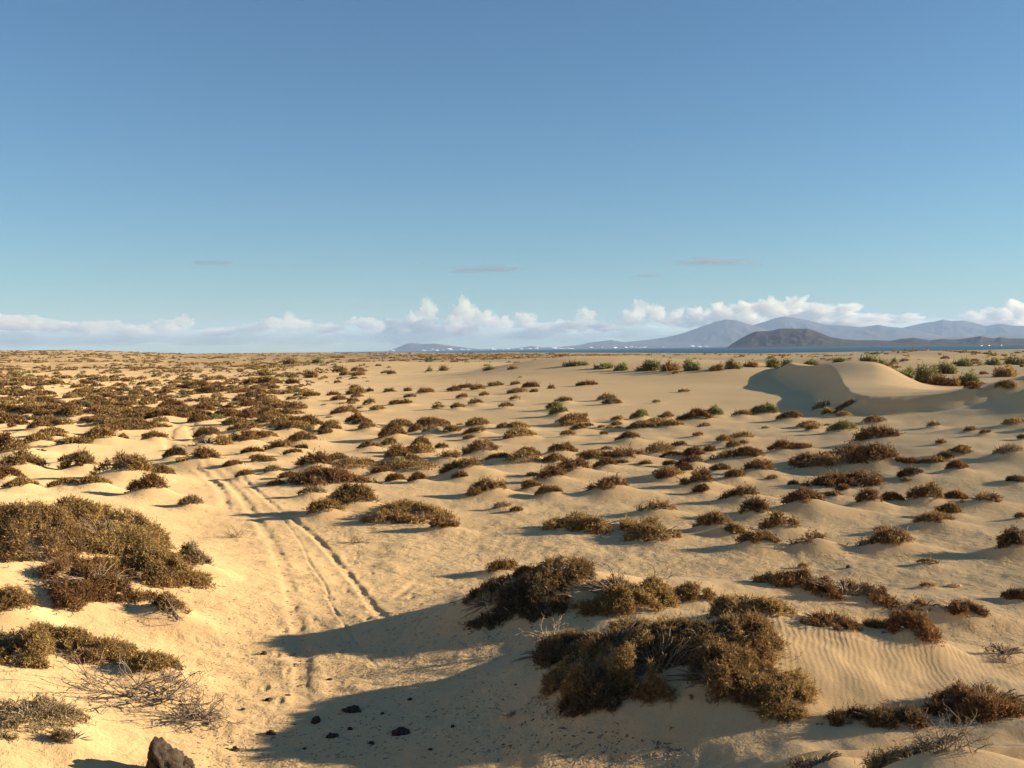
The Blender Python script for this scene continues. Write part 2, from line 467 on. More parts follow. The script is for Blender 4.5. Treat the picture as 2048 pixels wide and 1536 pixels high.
def ramp(nt, src, stops):
    r_ = N(nt, "ShaderNodeValToRGB")
    e = r_.color_ramp.elements
    e[0].position, e[0].color = stops[0][0], (*stops[0][1], 1)
    e[1].position, e[1].color = stops[-1][0], (*stops[-1][1], 1)
    for p, c in stops[1:-1]:
        q = e.new(p); q.color = (*c, 1)
    nt.links.new(src, r_.inputs[0])
    return r_

def mixc(nt, fac, a, b, blend='MIX'):
    x = N(nt, "ShaderNodeMix", data_type='RGBA', blend_type=blend)
    for sock, v in ((x.inputs[0], fac), (x.inputs[6], a), (x.inputs[7], b)):
        if hasattr(v, "links"): nt.links.new(v, sock)
        elif isinstance(v, tuple): sock.default_value = (*v, 1)
        else: sock.default_value = v
    return x.outputs[2]

def mathn(nt, op, a, b=None, clamp=False):
    x = N(nt, "ShaderNodeMath", operation=op, use_clamp=clamp)
    for i, v in enumerate((a, b)):
        if v is None: continue
        if hasattr(v, "links"): nt.links.new(v, x.inputs[i])
        else: x.inputs[i].default_value = v
    return x.outputs[0]

def sand_material():
    m_, nt, b = mat("sand")
    tc = N(nt, "ShaderNodeTexCoord").outputs["Object"]
    at_l = N(nt, "ShaderNodeAttribute", attribute_name="litter").outputs["Fac"]
    at_r = N(nt, "ShaderNodeAttribute", attribute_name="ripple").outputs["Fac"]
    at_s = N(nt, "ShaderNodeAttribute", attribute_name="scrub").outputs["Fac"]
    n1 = noise_node(nt, 0.07, 5, 0.6, 0, tc)
    c = ramp(nt, n1.outputs["Fac"], [(0.3, (0.58, 0.390, 0.190)), (0.55, (0.645, 0.446, 0.228)), (0.75, (0.68, 0.488, 0.265))]).outputs[0]
    n2 = noise_node(nt, 2.2, 5, 0.6, 0.4, tc)
    c = mixc(nt, mathn(nt, 'MULTIPLY', n2.outputs["Fac"], 0.35), c, (0.47, 0.315, 0.145))
    n3 = noise_node(nt, 60.0, 2, 0.6, 0, tc)
    c = mixc(nt, 0.25, c, ramp(nt, n3.outputs["Fac"], [(0.3, (0.33, 0.21, 0.095)), (0.7, (0.64, 0.46, 0.25))]).outputs[0])
    # small dark bits and trodden crust on the flats
    mp = N(nt, "ShaderNodeMapping"); mp.inputs["Scale"].default_value = (1.0, 0.8, 1.0); nt.links.new(tc, mp.inputs[0])
    n4 = noise_node(nt, 9.0, 4, 0.65, 0.6, mp.outputs[0])
    d = ramp(nt, n4.outputs["Fac"], [(0.60, (0, 0, 0)), (0.70, (1, 1, 1))]).outputs[0]
    n5 = noise_node(nt, 1.1, 3, 0.5, 0, tc)
    d2 = mathn(nt, 'MULTIPLY', d, ramp(nt, n5.outputs["Fac"], [(0.42, (0, 0, 0)), (0.62, (1, 1, 1))]).outputs[0])
    c = mixc(nt, mathn(nt, 'MULTIPLY', mathn(nt, 'MULTIPLY', d2, at_l), 0.55), c, (0.20, 0.135, 0.075))
    n6 = noise_node(nt, 26.0, 3, 0.6, 0.3, tc)
    d3 = ramp(nt, n6.outputs["Fac"], [(0.64, (0, 0, 0)), (0.70, (1, 1, 1))]).outputs[0]
    c = mixc(nt, mathn(nt, 'MULTIPLY', mathn(nt, 'MULTIPLY', d3, at_l), 0.6), c, (0.15, 0.11, 0.07))
    # ground between the far scrub is covered with litter from the plants
    n7 = noise_node(nt, 0.09, 6, 0.7, 0.0, tc)
    sc = mathn(nt, 'MULTIPLY', at_s, ramp(nt, n7.outputs["Fac"], [(0.34, (0.0, 0.0, 0.0)), (0.52, (1, 1, 1))]).outputs[0])
    c = mixc(nt, mathn(nt, 'MULTIPLY', sc, 0.8), c, (0.225, 0.152, 0.075))
    at_f = N(nt, "ShaderNodeAttribute", attribute_name="farcover").outputs["Fac"]
    c = mixc(nt, at_f, c, (0.215, 0.148, 0.072))
    nt.links.new(c, b.inputs["Base Color"])
    b.inputs["Roughness"].default_value = 0.95
    b.inputs["Diffuse Roughness"].default_value = 1.0
    b.inputs["Specular IOR Level"].default_value = 0.15
    # relief: ripples, trodden lumps, grains
    wv = N(nt, "ShaderNodeTexWave", wave_type='BANDS', bands_direction='X', wave_profile='SIN')
    wv.inputs["Scale"].default_value = 2.1 * 1.9
    wv.inputs["Distortion"].default_value = 9.0; wv.inputs["Detail"].default_value = 3.0; wv.inputs["Detail Scale"].default_value = 0.42
    rp = N(nt, "ShaderNodeMapping"); rp.inputs["Rotation"].default_value = (0, 0, R(12)); nt.links.new(tc, rp.inputs[0])
    nt.links.new(rp.outputs[0], wv.inputs["Vector"])
    b1 = N(nt, "ShaderNodeBump"); b1.inputs["Distance"].default_value = 0.0045
    nt.links.new(wv.outputs["Fac"], b1.inputs["Height"]); nt.links.new(at_r, b1.inputs["Strength"])
    n8 = noise_node(nt, 3.6, 5, 0.62, 0.3, tc)
    b2 = N(nt, "ShaderNodeBump"); b2.inputs["Distance"].default_value = 0.09
    nt.links.new(n8.outputs["Fac"], b2.inputs["Height"]); nt.links.new(mathn(nt, 'ADD', mathn(nt, 'MULTIPLY', at_l, 0.6), 0.08), b2.inputs["Strength"])
    nt.links.new(b1.outputs[0], b2.inputs["Normal"])
    n9 = noise_node(nt, 28.0, 3, 0.6, 0, tc)
    b3 = N(nt, "ShaderNodeBump"); b3.inputs["Distance"].default_value = 0.008; b3.inputs["Strength"].default_value = 0.6
    nt.links.new(n9.outputs["Fac"], b3.inputs["Height"]); nt.links.new(b2.outputs[0], b3.inputs["Normal"])
    nt.links.new(b3.outputs[0], b.inputs["Normal"])
    return m_

def leaf_material(name, rough=0.75, trans=0.32):
    m_, nt, b = mat(name)
    a = N(nt, "ShaderNodeAttribute", attribute_name="tint")
    nt.links.new(a.outputs["Color"], b.inputs["Base Color"])
    b.inputs["Roughness"].default_value = rough
    b.inputs["Specular IOR Level"].default_value = 0.2
    tr = N(nt, "ShaderNodeBsdfTranslucent"); nt.links.new(a.outputs["Color"], tr.inputs["Color"])
    mx = N(nt, "ShaderNodeMixShader"); mx.inputs[0].default_value = trans
    out = nt.nodes["Material Output"]
    nt.links.new(b.outputs[0], mx.inputs[1]); nt.links.new(tr.outputs[0], mx.inputs[2]); nt.links.new(mx.outputs[0], out.inputs[0])
    return m_

def noise_material(name, stops, scale, rough=0.9, bump=0.3, dist=0.02, detail=6, spec=0.2, bscale=None):
    m_, nt, b = mat(name)
    tc = N(nt, "ShaderNodeTexCoord").outputs["Object"]
    n = noise_node(nt, scale, detail, 0.6, 0.3, tc)
    nt.links.new(ramp(nt, n.outputs["Fac"], stops).outputs[0], b.inputs["Base Color"])
    b.inputs["Roughness"].default_value = rough
    b.inputs["Specular IOR Level"].default_value = spec
    n2 = noise_node(nt, bscale or scale * 2, detail, 0.65, 0.2, tc)
    bp = N(nt, "ShaderNodeBump"); bp.inputs["Strength"].default_value = bump; bp.inputs["Distance"].default_value = dist
    nt.links.new(n2.outputs["Fac"], bp.inputs["Height"]); nt.links.new(bp.outputs[0], b.inputs["Normal"])
    return m_

SAND = sand_material()
LEAF = leaf_material("shrub_foliage")
WOOD = noise_material("grey_twig_wood", [(0.3, (0.10, 0.075, 0.05)), (0.7, (0.26, 0.20, 0.14))], 30, 0.9, 0.3, 0.004)
LAVA = noise_material("lava_rock", [(0.3, (0.022, 0.017, 0.013)), (0.55, (0.055, 0.040, 0.028)), (0.75, (0.12, 0.085, 0.055))], 22, 0.95, 0.9, 0.02, 8)
CHIP = noise_material("dark_stone_chips", [(0.3, (0.13, 0.09, 0.055)), (0.7, (0.34, 0.25, 0.15))], 14, 0.9, 0.4, 0.01)
HILL = noise_material("far_mountain_rock", [(0.3, (0.020, 0.019, 0.020)), (0.7, (0.045, 0.040, 0.038))], 0.0012, 0.95, 0.35, 60, 6)
ISLE = noise_material("islet_lava_ground", [(0.3, (0.010, 0.008, 0.006)), (0.7, (0.026, 0.019, 0.013))], 0.006, 0.95, 0.7, 10, 8)
WHITE = noise_material("whitewashed_wall", [(0.3, (0.72, 0.70, 0.66)), (0.7, (0.82, 0.80, 0.76))], 0.05, 0.8, 0.1, 0.01)

m_, nt, b = mat("sea_water")
b.inputs["Base Color"].default_value = (0.020, 0.080, 0.120, 1)
b.inputs["Specular IOR Level"].default_value = 0.12
b.inputs["Roughness"].default_value = 0.6
b.inputs["IOR"].default_value = 1.33
tcx = N(nt, "ShaderNodeTexCoord").outputs["Object"]
mpx = N(nt, "ShaderNodeMapping"); mpx.inputs["Scale"].default_value = (0.02, 0.05, 0.05); nt.links.new(tcx, mpx.inputs[0])
nx = noise_node(nt, 1.0, 8, 0.7, 0.2, mpx.outputs[0])
bpx = N(nt, "ShaderNodeBump"); bpx.inputs["Strength"].default_value = 0.6; bpx.inputs["Distance"].default_value = 3.0
nt.links.new(nx.outputs["Fac"], bpx.inputs["Height"]); nt.links.new(bpx.outputs[0], b.inputs["Normal"])
SEA = m_

# ------------------------------------------------------------------ ground sheet
def build_ground():
    fine = np.arange(-30.5, 30.51, 0.08)
    side = np.concatenate([np.arange(31.0, 50, 0.5), np.arange(50, 80, 1.5), np.arange(80, 180.1, 5)])
    ang = np.radians(np.concatenate([-side[::-1], fine, side]))
    rr = [1.0]
    while rr[-1] < 26500:
        r_ = rr[-1]
        if r_ < 8: dr = 0.25
        elif r_ < 1000: dr = min(r_ * r_ / 4200.0, 0.011 * r_)
        elif r_ < 3000: dr = 0.025 * r_
        else: dr = 0.12 * r_
        rr.append(r_ + dr)
    rr = np.array(rr)
    A, RR = np.meshgrid(ang, rr)
    X = (RR * np.sin(A)).ravel(); Y = (RR * np.cos(A)).ravel()
    Z = H1(X, Y)
    near = (np.hypot(X, Y) < 90) & (Y > 5)
    trk = np.zeros_like(X)
    for P, dep, wid in TRACKS:
        lo = P[:, :2].min(0) - 1.5; hi_ = P[:, :2].max(0) + 1.5
        s_ = near & (X > lo[0]) & (X < hi_[0]) & (Y > lo[1]) & (Y < hi_[1])
        d, _, _ = poly_dist(X[s_], Y[s_], P)
        # ends fade out
        e0 = np.hypot(X[s_] - P[0, 0], Y[s_] - P[0, 1]); e1 = np.hypot(X[s_] - P[-1, 0], Y[s_] - P[-1, 1])
        fade = ss(np.minimum(e0, e1), 0.0, 2.2) * np.clip(0.7 + 0.4 * noise(X[s_] / 0.5, Y[s_] / 0.5, 77) + 0.35 * noise(X[s_] / 0.16, Y[s_] / 0.16, 78), 0, 1.4)
        d = np.abs(d + 0.3 * wid * noise(X[s_] / 0.25, Y[s_] / 0.25, 79))
        Z[s_] += fade * (-dep * np.exp(-(d / wid) ** 4) + 0.30 * dep * np.exp(-((d - 1.9 * wid) / (0.8 * wid)) ** 2))
        trk[s_] = np.maximum(trk[s_], np.exp(-(d / (1.3 * wid)) ** 2))
    nz = np.nonzero(near & (np.hypot(X, Y) < 36))[0]
    xn, yn = X[nz], Y[nz]
    for (pa, pb, n_) in (((560, 1440), (700, 1060), 22), ((930, 1110), (700, 1330), 16), ((1440, 1270), (1760, 1330), 7), ((1100, 1110), (1900, 1130), 22)):
        A_ = hit(*pa)[0][:2]; B_ = hit(*pb)[0][:2]
        dr_ = (B_ - A_) / np.linalg.norm(B_ - A_); nm_ = np.array([-dr_[1], dr_[0]])
        for k in range(n_):
            c_ = A_ + (B_ - A_) * (k + 0.3 * rng.random()) / n_ + nm_ * (0.09 * (-1) ** k + 0.22 * rng.normal() + 0.5 * math.sin(k * 0.35))
            dx = xn - c_[0]; dy = yn - c_[1]
            q = np.nonzero((np.abs(dx) < 0.45) & (np.abs(dy) < 0.45))[0]
            if len(q) == 0: continue
            a_ = (dx[q] * dr_[0] + dy[q] * dr_[1]) / 0.12; b_ = (dx[q] * nm_[0] + dy[q] * nm_[1]) / 0.055
            e_ = a_ * a_ + b_ * b_
            Z[nz[q]] += -0.014 * np.exp(-e_ ** 2) + 0.005 * np.exp(-((np.sqrt(e_) - 1.5) / 0.4) ** 2)
    r_ = np.hypot(X, Y)
    flat = (1 - ss(r_, 45, 60)) * ss(r_, 8, 10)
    base = H0(X, Y)
    lit = flat * (1 - ss(base, 0.35, 0.8)) * (1 - ss(Z - base, 0.05, 0.16))
    lit = lit * np.where(r_ > 30, 0.6, 1.0)
    lit = np.clip(lit + 0.12 * flat, 0, 1) * (1 - 0.6 * trk)
    rip = np.clip(1.2 * np.exp(-0.5 * (((X - 4.6) / 2.2) ** 2 + ((Y - 14.6) / 1.3) ** 2)) + 1.6 * np.exp(-0.5 * (((X - 20) / 6.0) ** 2 + ((Y - 43) / 6.0) ** 2))
                  + 0.5 * ss(fbm(X / 9, Y / 9, 55, 2), 0.1, 0.7) * (1 - ss(r_, 70, 130)) * ss(r_, 18, 28), 0, 1) * (1 - lit * 0.8)
    t_ = X / np.maximum(Y, 1)
    scr = ss(r_, 150, 420) * np.interp(t_, [-0.5, -0.25, -0.12, 0.0, 0.3], [1, 0.9, 0.35, 0.15, 0.10]) + ss(r_, 330, 450) * (1 - ss(r_, 800, 900)) * 0.6 * (t_ < 0.05) + 0.12 * ss(r_, 330, 450)
    nr, na = len(rr), len(ang)
    i = np.arange(nr - 1)[:, None] * na + np.arange(na - 1)[None, :]
    i = i.ravel()
    Q = np.stack([i, i + 1, i + na + 1, i + na], 1)[:, ::-1]
    V = np.stack([X, Y, Z], 1)
    # close the small hole under the camera
    c = len(V)
    V = np.vstack([V, [[0, 0, H0(0.0, 0.0)]]])
    k = np.arange(na - 1)
    Tn = np.stack([k, k + 1, np.full(na - 1, c)], 1)
    ex = lambda v: np.concatenate([v, [0.0]])
    o = mesh_np("sand_ground", V, [Q, Tn], SAND, smooth=True, attrs={"litter": ex(lit), "ripple": ex(rip), "scrub": np.clip(ex(scr), 0, 1), "farcover": ex(0.72 * ss(r_, 380, 700) * np.interp(t_, [-0.5, -0.2, 0.0, 0.15], [1, 0.8, 0.45, 0.1]) * np.clip(0.75 + 0.5 * noise(X / 90, Y / 35, 97), 0, 1))})
    tag(o, kind="structure")
    return o
build_ground()

me = bpy.data.meshes.new("sea")
s_ = 28500.0
me.from_pydata([(-s_, 600, -8), (s_, 600, -8), (s_, s_, -8), (-s_, s_, -8)], [], [(0, 1, 2, 3)])
o = bpy.data.objects.new("sea", me); COL.objects.link(o); me.materials.append(SEA); tag(o, kind="structure")

# ------------------------------------------------------------------ far land
def ridge(name, prof, dist, depth, mat_, base_z=-9.5, nx=260, ny=44, rough=0.16, seed=1, flat_top=0.0, kind="structure", lam=None, lean=0.0):
    """A range whose skyline is given as pixels of the photograph, built at its real distance with real depth."""
    prof = np.array(prof, float)
    xs = np.linspace(prof[0, 0], prof[-1, 0], nx)
    ys = np.interp(xs, prof[:, 0], prof[:, 1])
    lam = lam or dist * 0.02
    V = []
    for j in range(ny):
        v = j / (ny - 1) * 2 - 1                    # -1 front, 1 back
        D = dist + v * depth
        sh = np.clip(1 - abs(v) ** (1.35 if flat_top == 0 else 2.4), 0, 1) ** 1.25
        for k in range(nx):
            P = at(xs[k], ys[k], dist)
            d = ray(xs[k], ys[k])
            x, y = d[0] * D, d[1] * D
            top = max(P[2] - base_z, 0)
            V.append((x, y, top, sh))
    V = np.array(V)
    n = fbm(V[:, 0] / lam, V[:, 1] / lam, seed, 5)
    rid = 1 - np.abs(n)
    sh = np.clip(V[:, 3] * (1 + rough * (rid - 0.75) * (1 - V[:, 3] ** 2) * 2.2), 0, 1.0)
    z = base_z + V[:, 2] * sh + V[:, 2] * rough * 0.35 * n * V[:, 3] * (1 - V[:, 3])
    i = (np.arange(ny - 1)[:, None] * nx + np.arange(nx - 1)[None, :]).ravel()
    Q = np.stack([i, i + 1, i + nx + 1, i + nx], 1)
    o = mesh_np(name, np.stack([V[:, 0], V[:, 1], z], 1), Q, mat_, smooth=True)
    tag(o, kind=kind)
    return o

ridge("mountains", [(1120, 697), (1150, 692), (1180, 685), (1222, 680), (1250, 684), (1290, 680), (1330, 675), (1360, 668), (1400, 654), (1425, 645), (1452, 638.5), (1472, 640),
                    (1500, 649), (1530, 658), (1600, 672), (1680, 684), (1740, 692)], 21500, 1900, HILL, seed=3)
ridge("mountains", [(1400, 692), (1440, 676), (1480, 661), (1512, 648), (1535, 641), (1553, 635), (1570, 632.5), (1590, 635), (1620, 641), (1652, 649), (1690, 651), (1722, 654), (1757, 649), (1775, 653),
                    (1800, 655), (1840, 662), (1900, 676), (1960, 688)], 23000, 1900, HILL, seed=5)
ridge("mountains", [(1740, 680), (1780, 662), (1815, 653), (1850, 645), (1868, 643), (1886, 638.5), (1905, 642), (1925, 641), (1950, 646), (1972, 652), (2000, 647), (2025, 651), (2060, 652), (2120, 645),
                    (2200, 655), (2320, 675)], 25200, 1900, HILL, seed=8)
ridge("hills", [(740, 705), (775, 702), (795, 695), (812, 688), (822, 686), (845, 687.5), (872, 687), (890, 690), (920, 694), (960, 698.5), (1000, 700)], 20500, 1100, HILL, seed=12, flat_top=1)
ridge("hills", [(1010, 699), (1040, 695.5), (1062, 692), (1085, 695), (1120, 694), (1160, 690), (1200, 688), (1260, 688), (1400, 683), (1600, 680), (1800, 676), (2060, 671), (2300, 668)], 20300, 900, HILL, seed=14)
ridge("coastal_plain", [(745, 704), (800, 702.3), (900, 700), (1000, 697.8), (1100, 695.3), (1300, 692), (1500, 689.6), (1800, 685.5), (2060, 682), (2300, 678)], 18800, 500, HILL, seed=15, flat_top=1, nx=160, ny=10)
ridge("islet", [(1453, 696), (1462, 689), (1476, 680), (1490, 672), (1500, 667), (1512, 662.5), (1530, 662), (1548, 660), (1560, 657), (1575, 656.5), (1600, 657), (1614, 656.5), (1628, 661), (1645, 667.5), (1662, 674),
                (1690, 678.5), (1720, 680.5), (1750, 680), (1780, 681.5), (1800, 678), (1825, 675.5), (1845, 678), (1860, 680.5), (1885, 677.5), (1912, 679), (1935, 676), (1950, 674), (1961, 671.5), (1975, 675), (1990, 676.5),
                (2000, 674), (2020, 677), (2060, 677), (2120, 675), (2200, 678), (2260, 682)], 7200, 520, ISLE, nx=420, ny=50, seed=20, lam=110, rough=0.22)

def box_mesh(name, w, d, h, m__):
    V = np.array([(sx * w / 2, sy * d / 2, z) for z in (0, h) for sx, sy in ((-1, -1), (1, -1), (1, 1), (-1, 1))], float)
    Fq = np.array([(0, 3, 2, 1), (4, 5, 6, 7), (0, 1, 5, 4), (1, 2, 6, 5), (2, 3, 7, 6), (3, 0, 4, 7)])
    return V, Fq

def house_mesh(w, d, h):
    """A whitewashed flat-roofed block with parapet and a lower wing."""
    Vs, Fs, n = [], [], 0
    for (ox, oy, bw, bd, z0, bh) in ((0, 0, w, d, 0, h), (w * 0.62, -d * 0.05, w * 0.6, d * 0.8, 0, h * 0.55), (0, 0, w * 0.3, d * 0.4, h + 0.01, h * 0.25)):
        V, Fq = box_mesh("", bw, bd, bh, None)
        V = V + np.array([ox, oy, z0]); Vs.append(V); Fs.append(Fq + n); n += 8
    return np.vstack(Vs), np.vstack(Fs)
HP = [mesh_np("white_house", *house_mesh(w, d, h), WHITE) for w, d, h in ((38, 24, 11), (60, 26, 14), (26, 20, 9))]
hx = list(np.concatenate([rng.uniform(778, 800, 2), rng.uniform(845, 935, 16), rng.uniform(960, 1090, 14), rng.uniform(1100, 1150, 11), rng.uniform(1155, 1290, 14), rng.uniform(1290, 1450, 9), rng.uniform(1455, 1462, 1)]))
for i, x_ in enumerate(hx):
    src = HP[i % 3]
    o = src if i < 3 else src.copy()
    if i >= 3: COL.objects.link(o)
    hill_y = 0
    dist = 18100 + (i * 37 % 7) * 90
    P = at(x_, 700, dist)
    zz = -6.0 + (i * 53 % 9) * 1.6 + (22 * (1 - abs(x_ - 890) / 60) if 850 < x_ < 930 and i % 3 == 0 else 0)
    o.location = (P[0], P[1], max(zz, -6))
    o.rotation_euler = (0, 0, R((i * 71) % 60 - 30))
    s__ = 0.55 + 0.7 * ((i * 29) % 10) / 10 + (0.8 if 1100 < x_ < 1150 else 0)
    o.scale = (s__, s__, 0.8 + 0.1 * (i % 4))
    if x_ < 955: lb_, gp = "tiny white house below the flat-topped far hill", "white houses below the flat-topped far hill"
    elif x_ < 1098: lb_, gp = "tiny white house on the low shore right of the flat-topped hill", "white houses on the low shore between the hills"
    elif x_ < 1152: lb_, gp = "bright white block in the densest row of houses on the far shore", "bright white blocks on the far shore"
    else: lb_, gp = "tiny white house at the foot of the high blue mountains", "white houses at the foot of the mountains"
    tag(o, lb_, "house", gp)

# sailing boats moored off the islet
def boat(px, dist, size, label):
    root = empty("sailing_boat", (0, 0, 0))
    P = at(px, 690, dist)
    root.location = (P[0], P[1], -8)
    # hull
    n = 9; V = []
    for i in range(n):
        t = i / (n - 1); b_ = math.sin(math.pi * min(1, t * 0.62 + 0.34)) ** 0.8 * (1 - t ** 4)
        for (a, z) in ((-1, 1.2), (-0.75, 0.1), (0, -0.5), (0.75, 0.1), (1, 1.2)):
            V.append(((t - 0.5) * 11, a * b_ * 1.7 + 0.001, z + 0.25 * t * (z > 1)))
    Q = []
    for i in range(n - 1):
        for k in range(4):
            q = i * 5 + k; Q.append((q, q + 5, q + 6, q + 1))
        Q.append((i * 5, i * 5 + 4, i * 5 + 9, i * 5 + 5))
    V = np.array(V) * size
    mesh_np("hull", V, np.array(Q), WHITE, root)
    Vc, Fc = box_mesh("", 4, 1.8, 0.7, None); Vc[4:, :2] *= 0.8
    mesh_np("cabin", (Vc + np.array([0.2, 0, 1.25])) * size, Fc, WHITE, root)
    a = np.linspace(0, 2 * math.pi, 7)[:-1]
    Vm = np.array([(0.3 + 0.10 * math.cos(t), 0.10 * math.sin(t), z) for z in (1.2, 14.5) for t in a]) * size
    Fm = np.array([(i, (i + 1) % 6, (i + 1) % 6 + 6, i + 6) for i in range(6)])
    mesh_np("mast", Vm, Fm, WHITE, root)
    Vb = np.array([(-3.6, .09 * math.cos(t), 2.4 + .09 * math.sin(t)) for t in a] + [(0.3, .09 * math.cos(t), 2.4 + .09 * math.sin(t)) for t in a]) * size
    mesh_np("boom", Vb, Fm, WHITE, root)
    root.rotation_euler = (0, 0, R(20 + 10 * random.random()))
    tag(root, label, "boat", "sailing boats moored before the dark islet")
boat(1963, 4300, 1.1, "white sailing boat moored at sea before the islet, westernmost of the three")
boat(1978, 4300, 1.2, "middle one of the three white sailing boats moored before the islet")
boat(2003, 4500, 1.0, "white sailing boat moored apart, farthest along towards the edge of the picture")

# ------------------------------------------------------------------ clouds far behind the mountains (outside the haze)
def cloud_material(name, dens, col, aniso=0.3):
    m_ = bpy.data.materials.new(name); m_.use_nodes = True
    nt = m_.node_tree; nt.nodes.clear()
    v = N(nt, "ShaderNodeVolumePrincipled")
    v.inputs["Color"].default_value = (*col, 1); v.inputs["Density"].default_value = dens; v.inputs["Anisotropy"].default_value = aniso
    out = N(nt, "ShaderNodeOutputMaterial"); nt.links.new(v.outputs[0], out.inputs["Volume"])
    return m_
CLOUD = cloud_material("cumulus_vapour", 0.0022, (0.86, 0.84, 0.77))
WISP = cloud_material("thin_cloud_vapour", 0.00045, (0.60, 0.73, 0.74))
GREYC = cloud_material("grey_cloud_vapour", 0.00050, (0.30, 0.30, 0.34))
CD = 46000.0
km = CD / F     # metres per photograph pixel at the clouds

def ico(sub):
    import bmesh
    bm = bmesh.new(); bmesh.ops.create_icosphere(bm, subdivisions=sub, radius=1.0)
    V = np.array([v.co[:] for v in bm.verts]); Fq = np.array([[v.index for v in f.verts] for f in bm.faces]); bm.free()
    return V, Fq
ICO3, ICO3F = ico(3)
ICO4, ICO4F = ico(4)
ICO5, ICO5F = ico(5)

def noise3(P, lam, s):
    x, y, z = P[:, 0] / lam, P[:, 1] / lam, P[:, 2] / lam
    return (fbm(x + 3.1, y + z * 0.7, s, 4) + fbm(y - 1.7, z + x * 0.6, s + 9, 4) + fbm(z + 5.2, x - y * 0.5, s + 18, 4)) / 2.2

def puff(name, px, py, rx, ry, seed, mt, parent=None, dist=CD, rough=0.38, flat=0.35, lam=0.55, fine=False):
    V = (ICO5 if fine else ICO4).copy()
    n = noise3(V + seed * 3.7, lam, seed)
    if fine: n = n + 0.16 * (1 - 2 * np.abs(noise3(V + seed, 0.12, seed + 40)))
    V = V * (1 + rough * n)[:, None]
    V[:, 2] = np.where(V[:, 2] < 0, V[:, 2] * (1 - flat), V[:, 2])
    P = at(px, py, dist)
    k = dist / F
    V = V * np.array([rx * k, rx * k * 0.8, ry * k])
    return mesh_np(name, V, ICO5F if fine else ICO4F, mt, parent, smooth=True, loc=P)

# long low layer and the heads that rise out of it
cl = empty("cloud_bank", (0, 0, 0))
tag(cl, kind="stuff")
cl["label"] = "long bank of cumulus lying along the whole horizon"
LAYER = [(x, 667 - 0.014 * (x - 1024) * 0.6, 80, 17) for x in range(-40, 2120, 72)]
for i, (x, y, rx, ry) in enumerate(LAYER):
    puff("cloud_layer", x, y + 3 * math.sin(i * 2.3), rx, ry * (0.8 + 0.4 * ((i * 7) % 5) / 5), 100 + i, WISP, cl, CD + 2500 + (i % 3) * 900, 0.3, 0.0)
HEADS = [(-10, 648, 60, 16), (40, 650, 55, 14), (110, 655, 50, 12), (170, 658, 45, 11), (222, 652, 26, 11), (270, 660, 40, 11), (330, 657, 34, 13), (368, 648, 22, 15), (440, 666, 36, 8),
         (500, 660, 30, 11), (540, 650, 28, 13), (578, 645, 26, 17), (600, 650, 30, 13), (650, 658, 30, 10), (708, 645, 18, 9), (740, 652, 34, 15), (790, 655, 36, 14), (830, 645, 28, 22), (855, 622, 20, 22), (850, 655, 34, 16),
         (905, 652, 26, 20), (930, 630, 26, 26), (925, 655, 40, 20), (965, 640, 24, 20), (1000, 648, 30, 18), (1050, 640, 26, 14), (1070, 655, 34, 12), (1120, 655, 36, 13), (1172, 632, 20, 13), (1165, 652, 34, 14),
         (1215, 655, 34, 12), (1262, 640, 26, 18), (1280, 622, 18, 17), (1310, 630, 24, 18), (1345, 640, 30, 18), (1395, 640, 36, 20), (1440, 630, 32, 22), (1490, 625, 32, 18), (1540, 618, 34, 19), (1590, 615, 32, 18), (1640, 622, 32, 15), (1685, 622, 30, 13),
         (1500, 648, 60, 20), (1600, 645, 70, 18), (1700, 645, 60, 14), (1750, 638, 34, 10), (1810, 642, 34, 9), (1960, 636, 30, 12), (2000, 632, 30, 16), (2040, 625, 34, 20), (2090, 625, 40, 20), (1900, 655, 60, 8), (2020, 650, 60, 12)]
HD = {}
for i, (x, y, rx, ry) in enumerate(HEADS):
    puff("cloud_head", x, y, rx * (0.72 if rx > 40 else 0.82), ry * 0.98, 200 + i, CLOUD, cl, CD + (i * 37 % 5) * 450, 0.62, 0.3, 0.40, True)
for j, (x, y, rx, ry, lb) in enumerate([
        (422, 526, 34, 6, "small grey wisp of cloud alone in the clear sky above the brown scrub"),
        (985, 538, 76, 4.5, "long thin grey streak of cloud above the tallest cumulus heads"),
        (1445, 524, 68, 7, "mauve grey streak of cloud above the high mountains, largest of the wisps"),
        (1300, 552, 26, 4, "faint small wisp of cloud below and beside the mauve streak"),
        (852, 524, 13, 3, "tiny faint wisp of cloud between the small wisp and the thin streak")]):
    o = puff("cloud", x, y, rx, ry, 300 + j, GREYC, None, 40000, 0.95, 0.2, 0.30)
    tag(o, lb, "cloud", "thin wisps of cloud high over the horizon")

# ------------------------------------------------------------------ plants
PAL = {
    'r': [(0.160, 0.080, 0.032), (0.205, 0.103, 0.038), (0.125, 0.070, 0.030), (0.27, 0.155, 0.062)],
    'b': [(0.195, 0.117, 0.044), (0.25, 0.150, 0.056), (0.155, 0.094, 0.038), (0.35, 0.232, 0.095)],
    'o': [(0.245, 0.156, 0.054), (0.30, 0.195, 0.068), (0.235, 0.132, 0.050), (0.42, 0.30, 0.12)],
    'g': [(0.175, 0.175, 0.062), (0.215, 0.215, 0.078), (0.19, 0.150, 0.065), (0.28, 0.27, 0.11)],
    'p': [(0.23, 0.172, 0.092), (0.29, 0.220, 0.12), (0.18, 0.13, 0.07), (0.36, 0.285, 0.165)],
    'd': [(0.110, 0.072, 0.034), (0.14, 0.088, 0.038), (0.09, 0.064, 0.033), (0.20, 0.135, 0.062)],
}

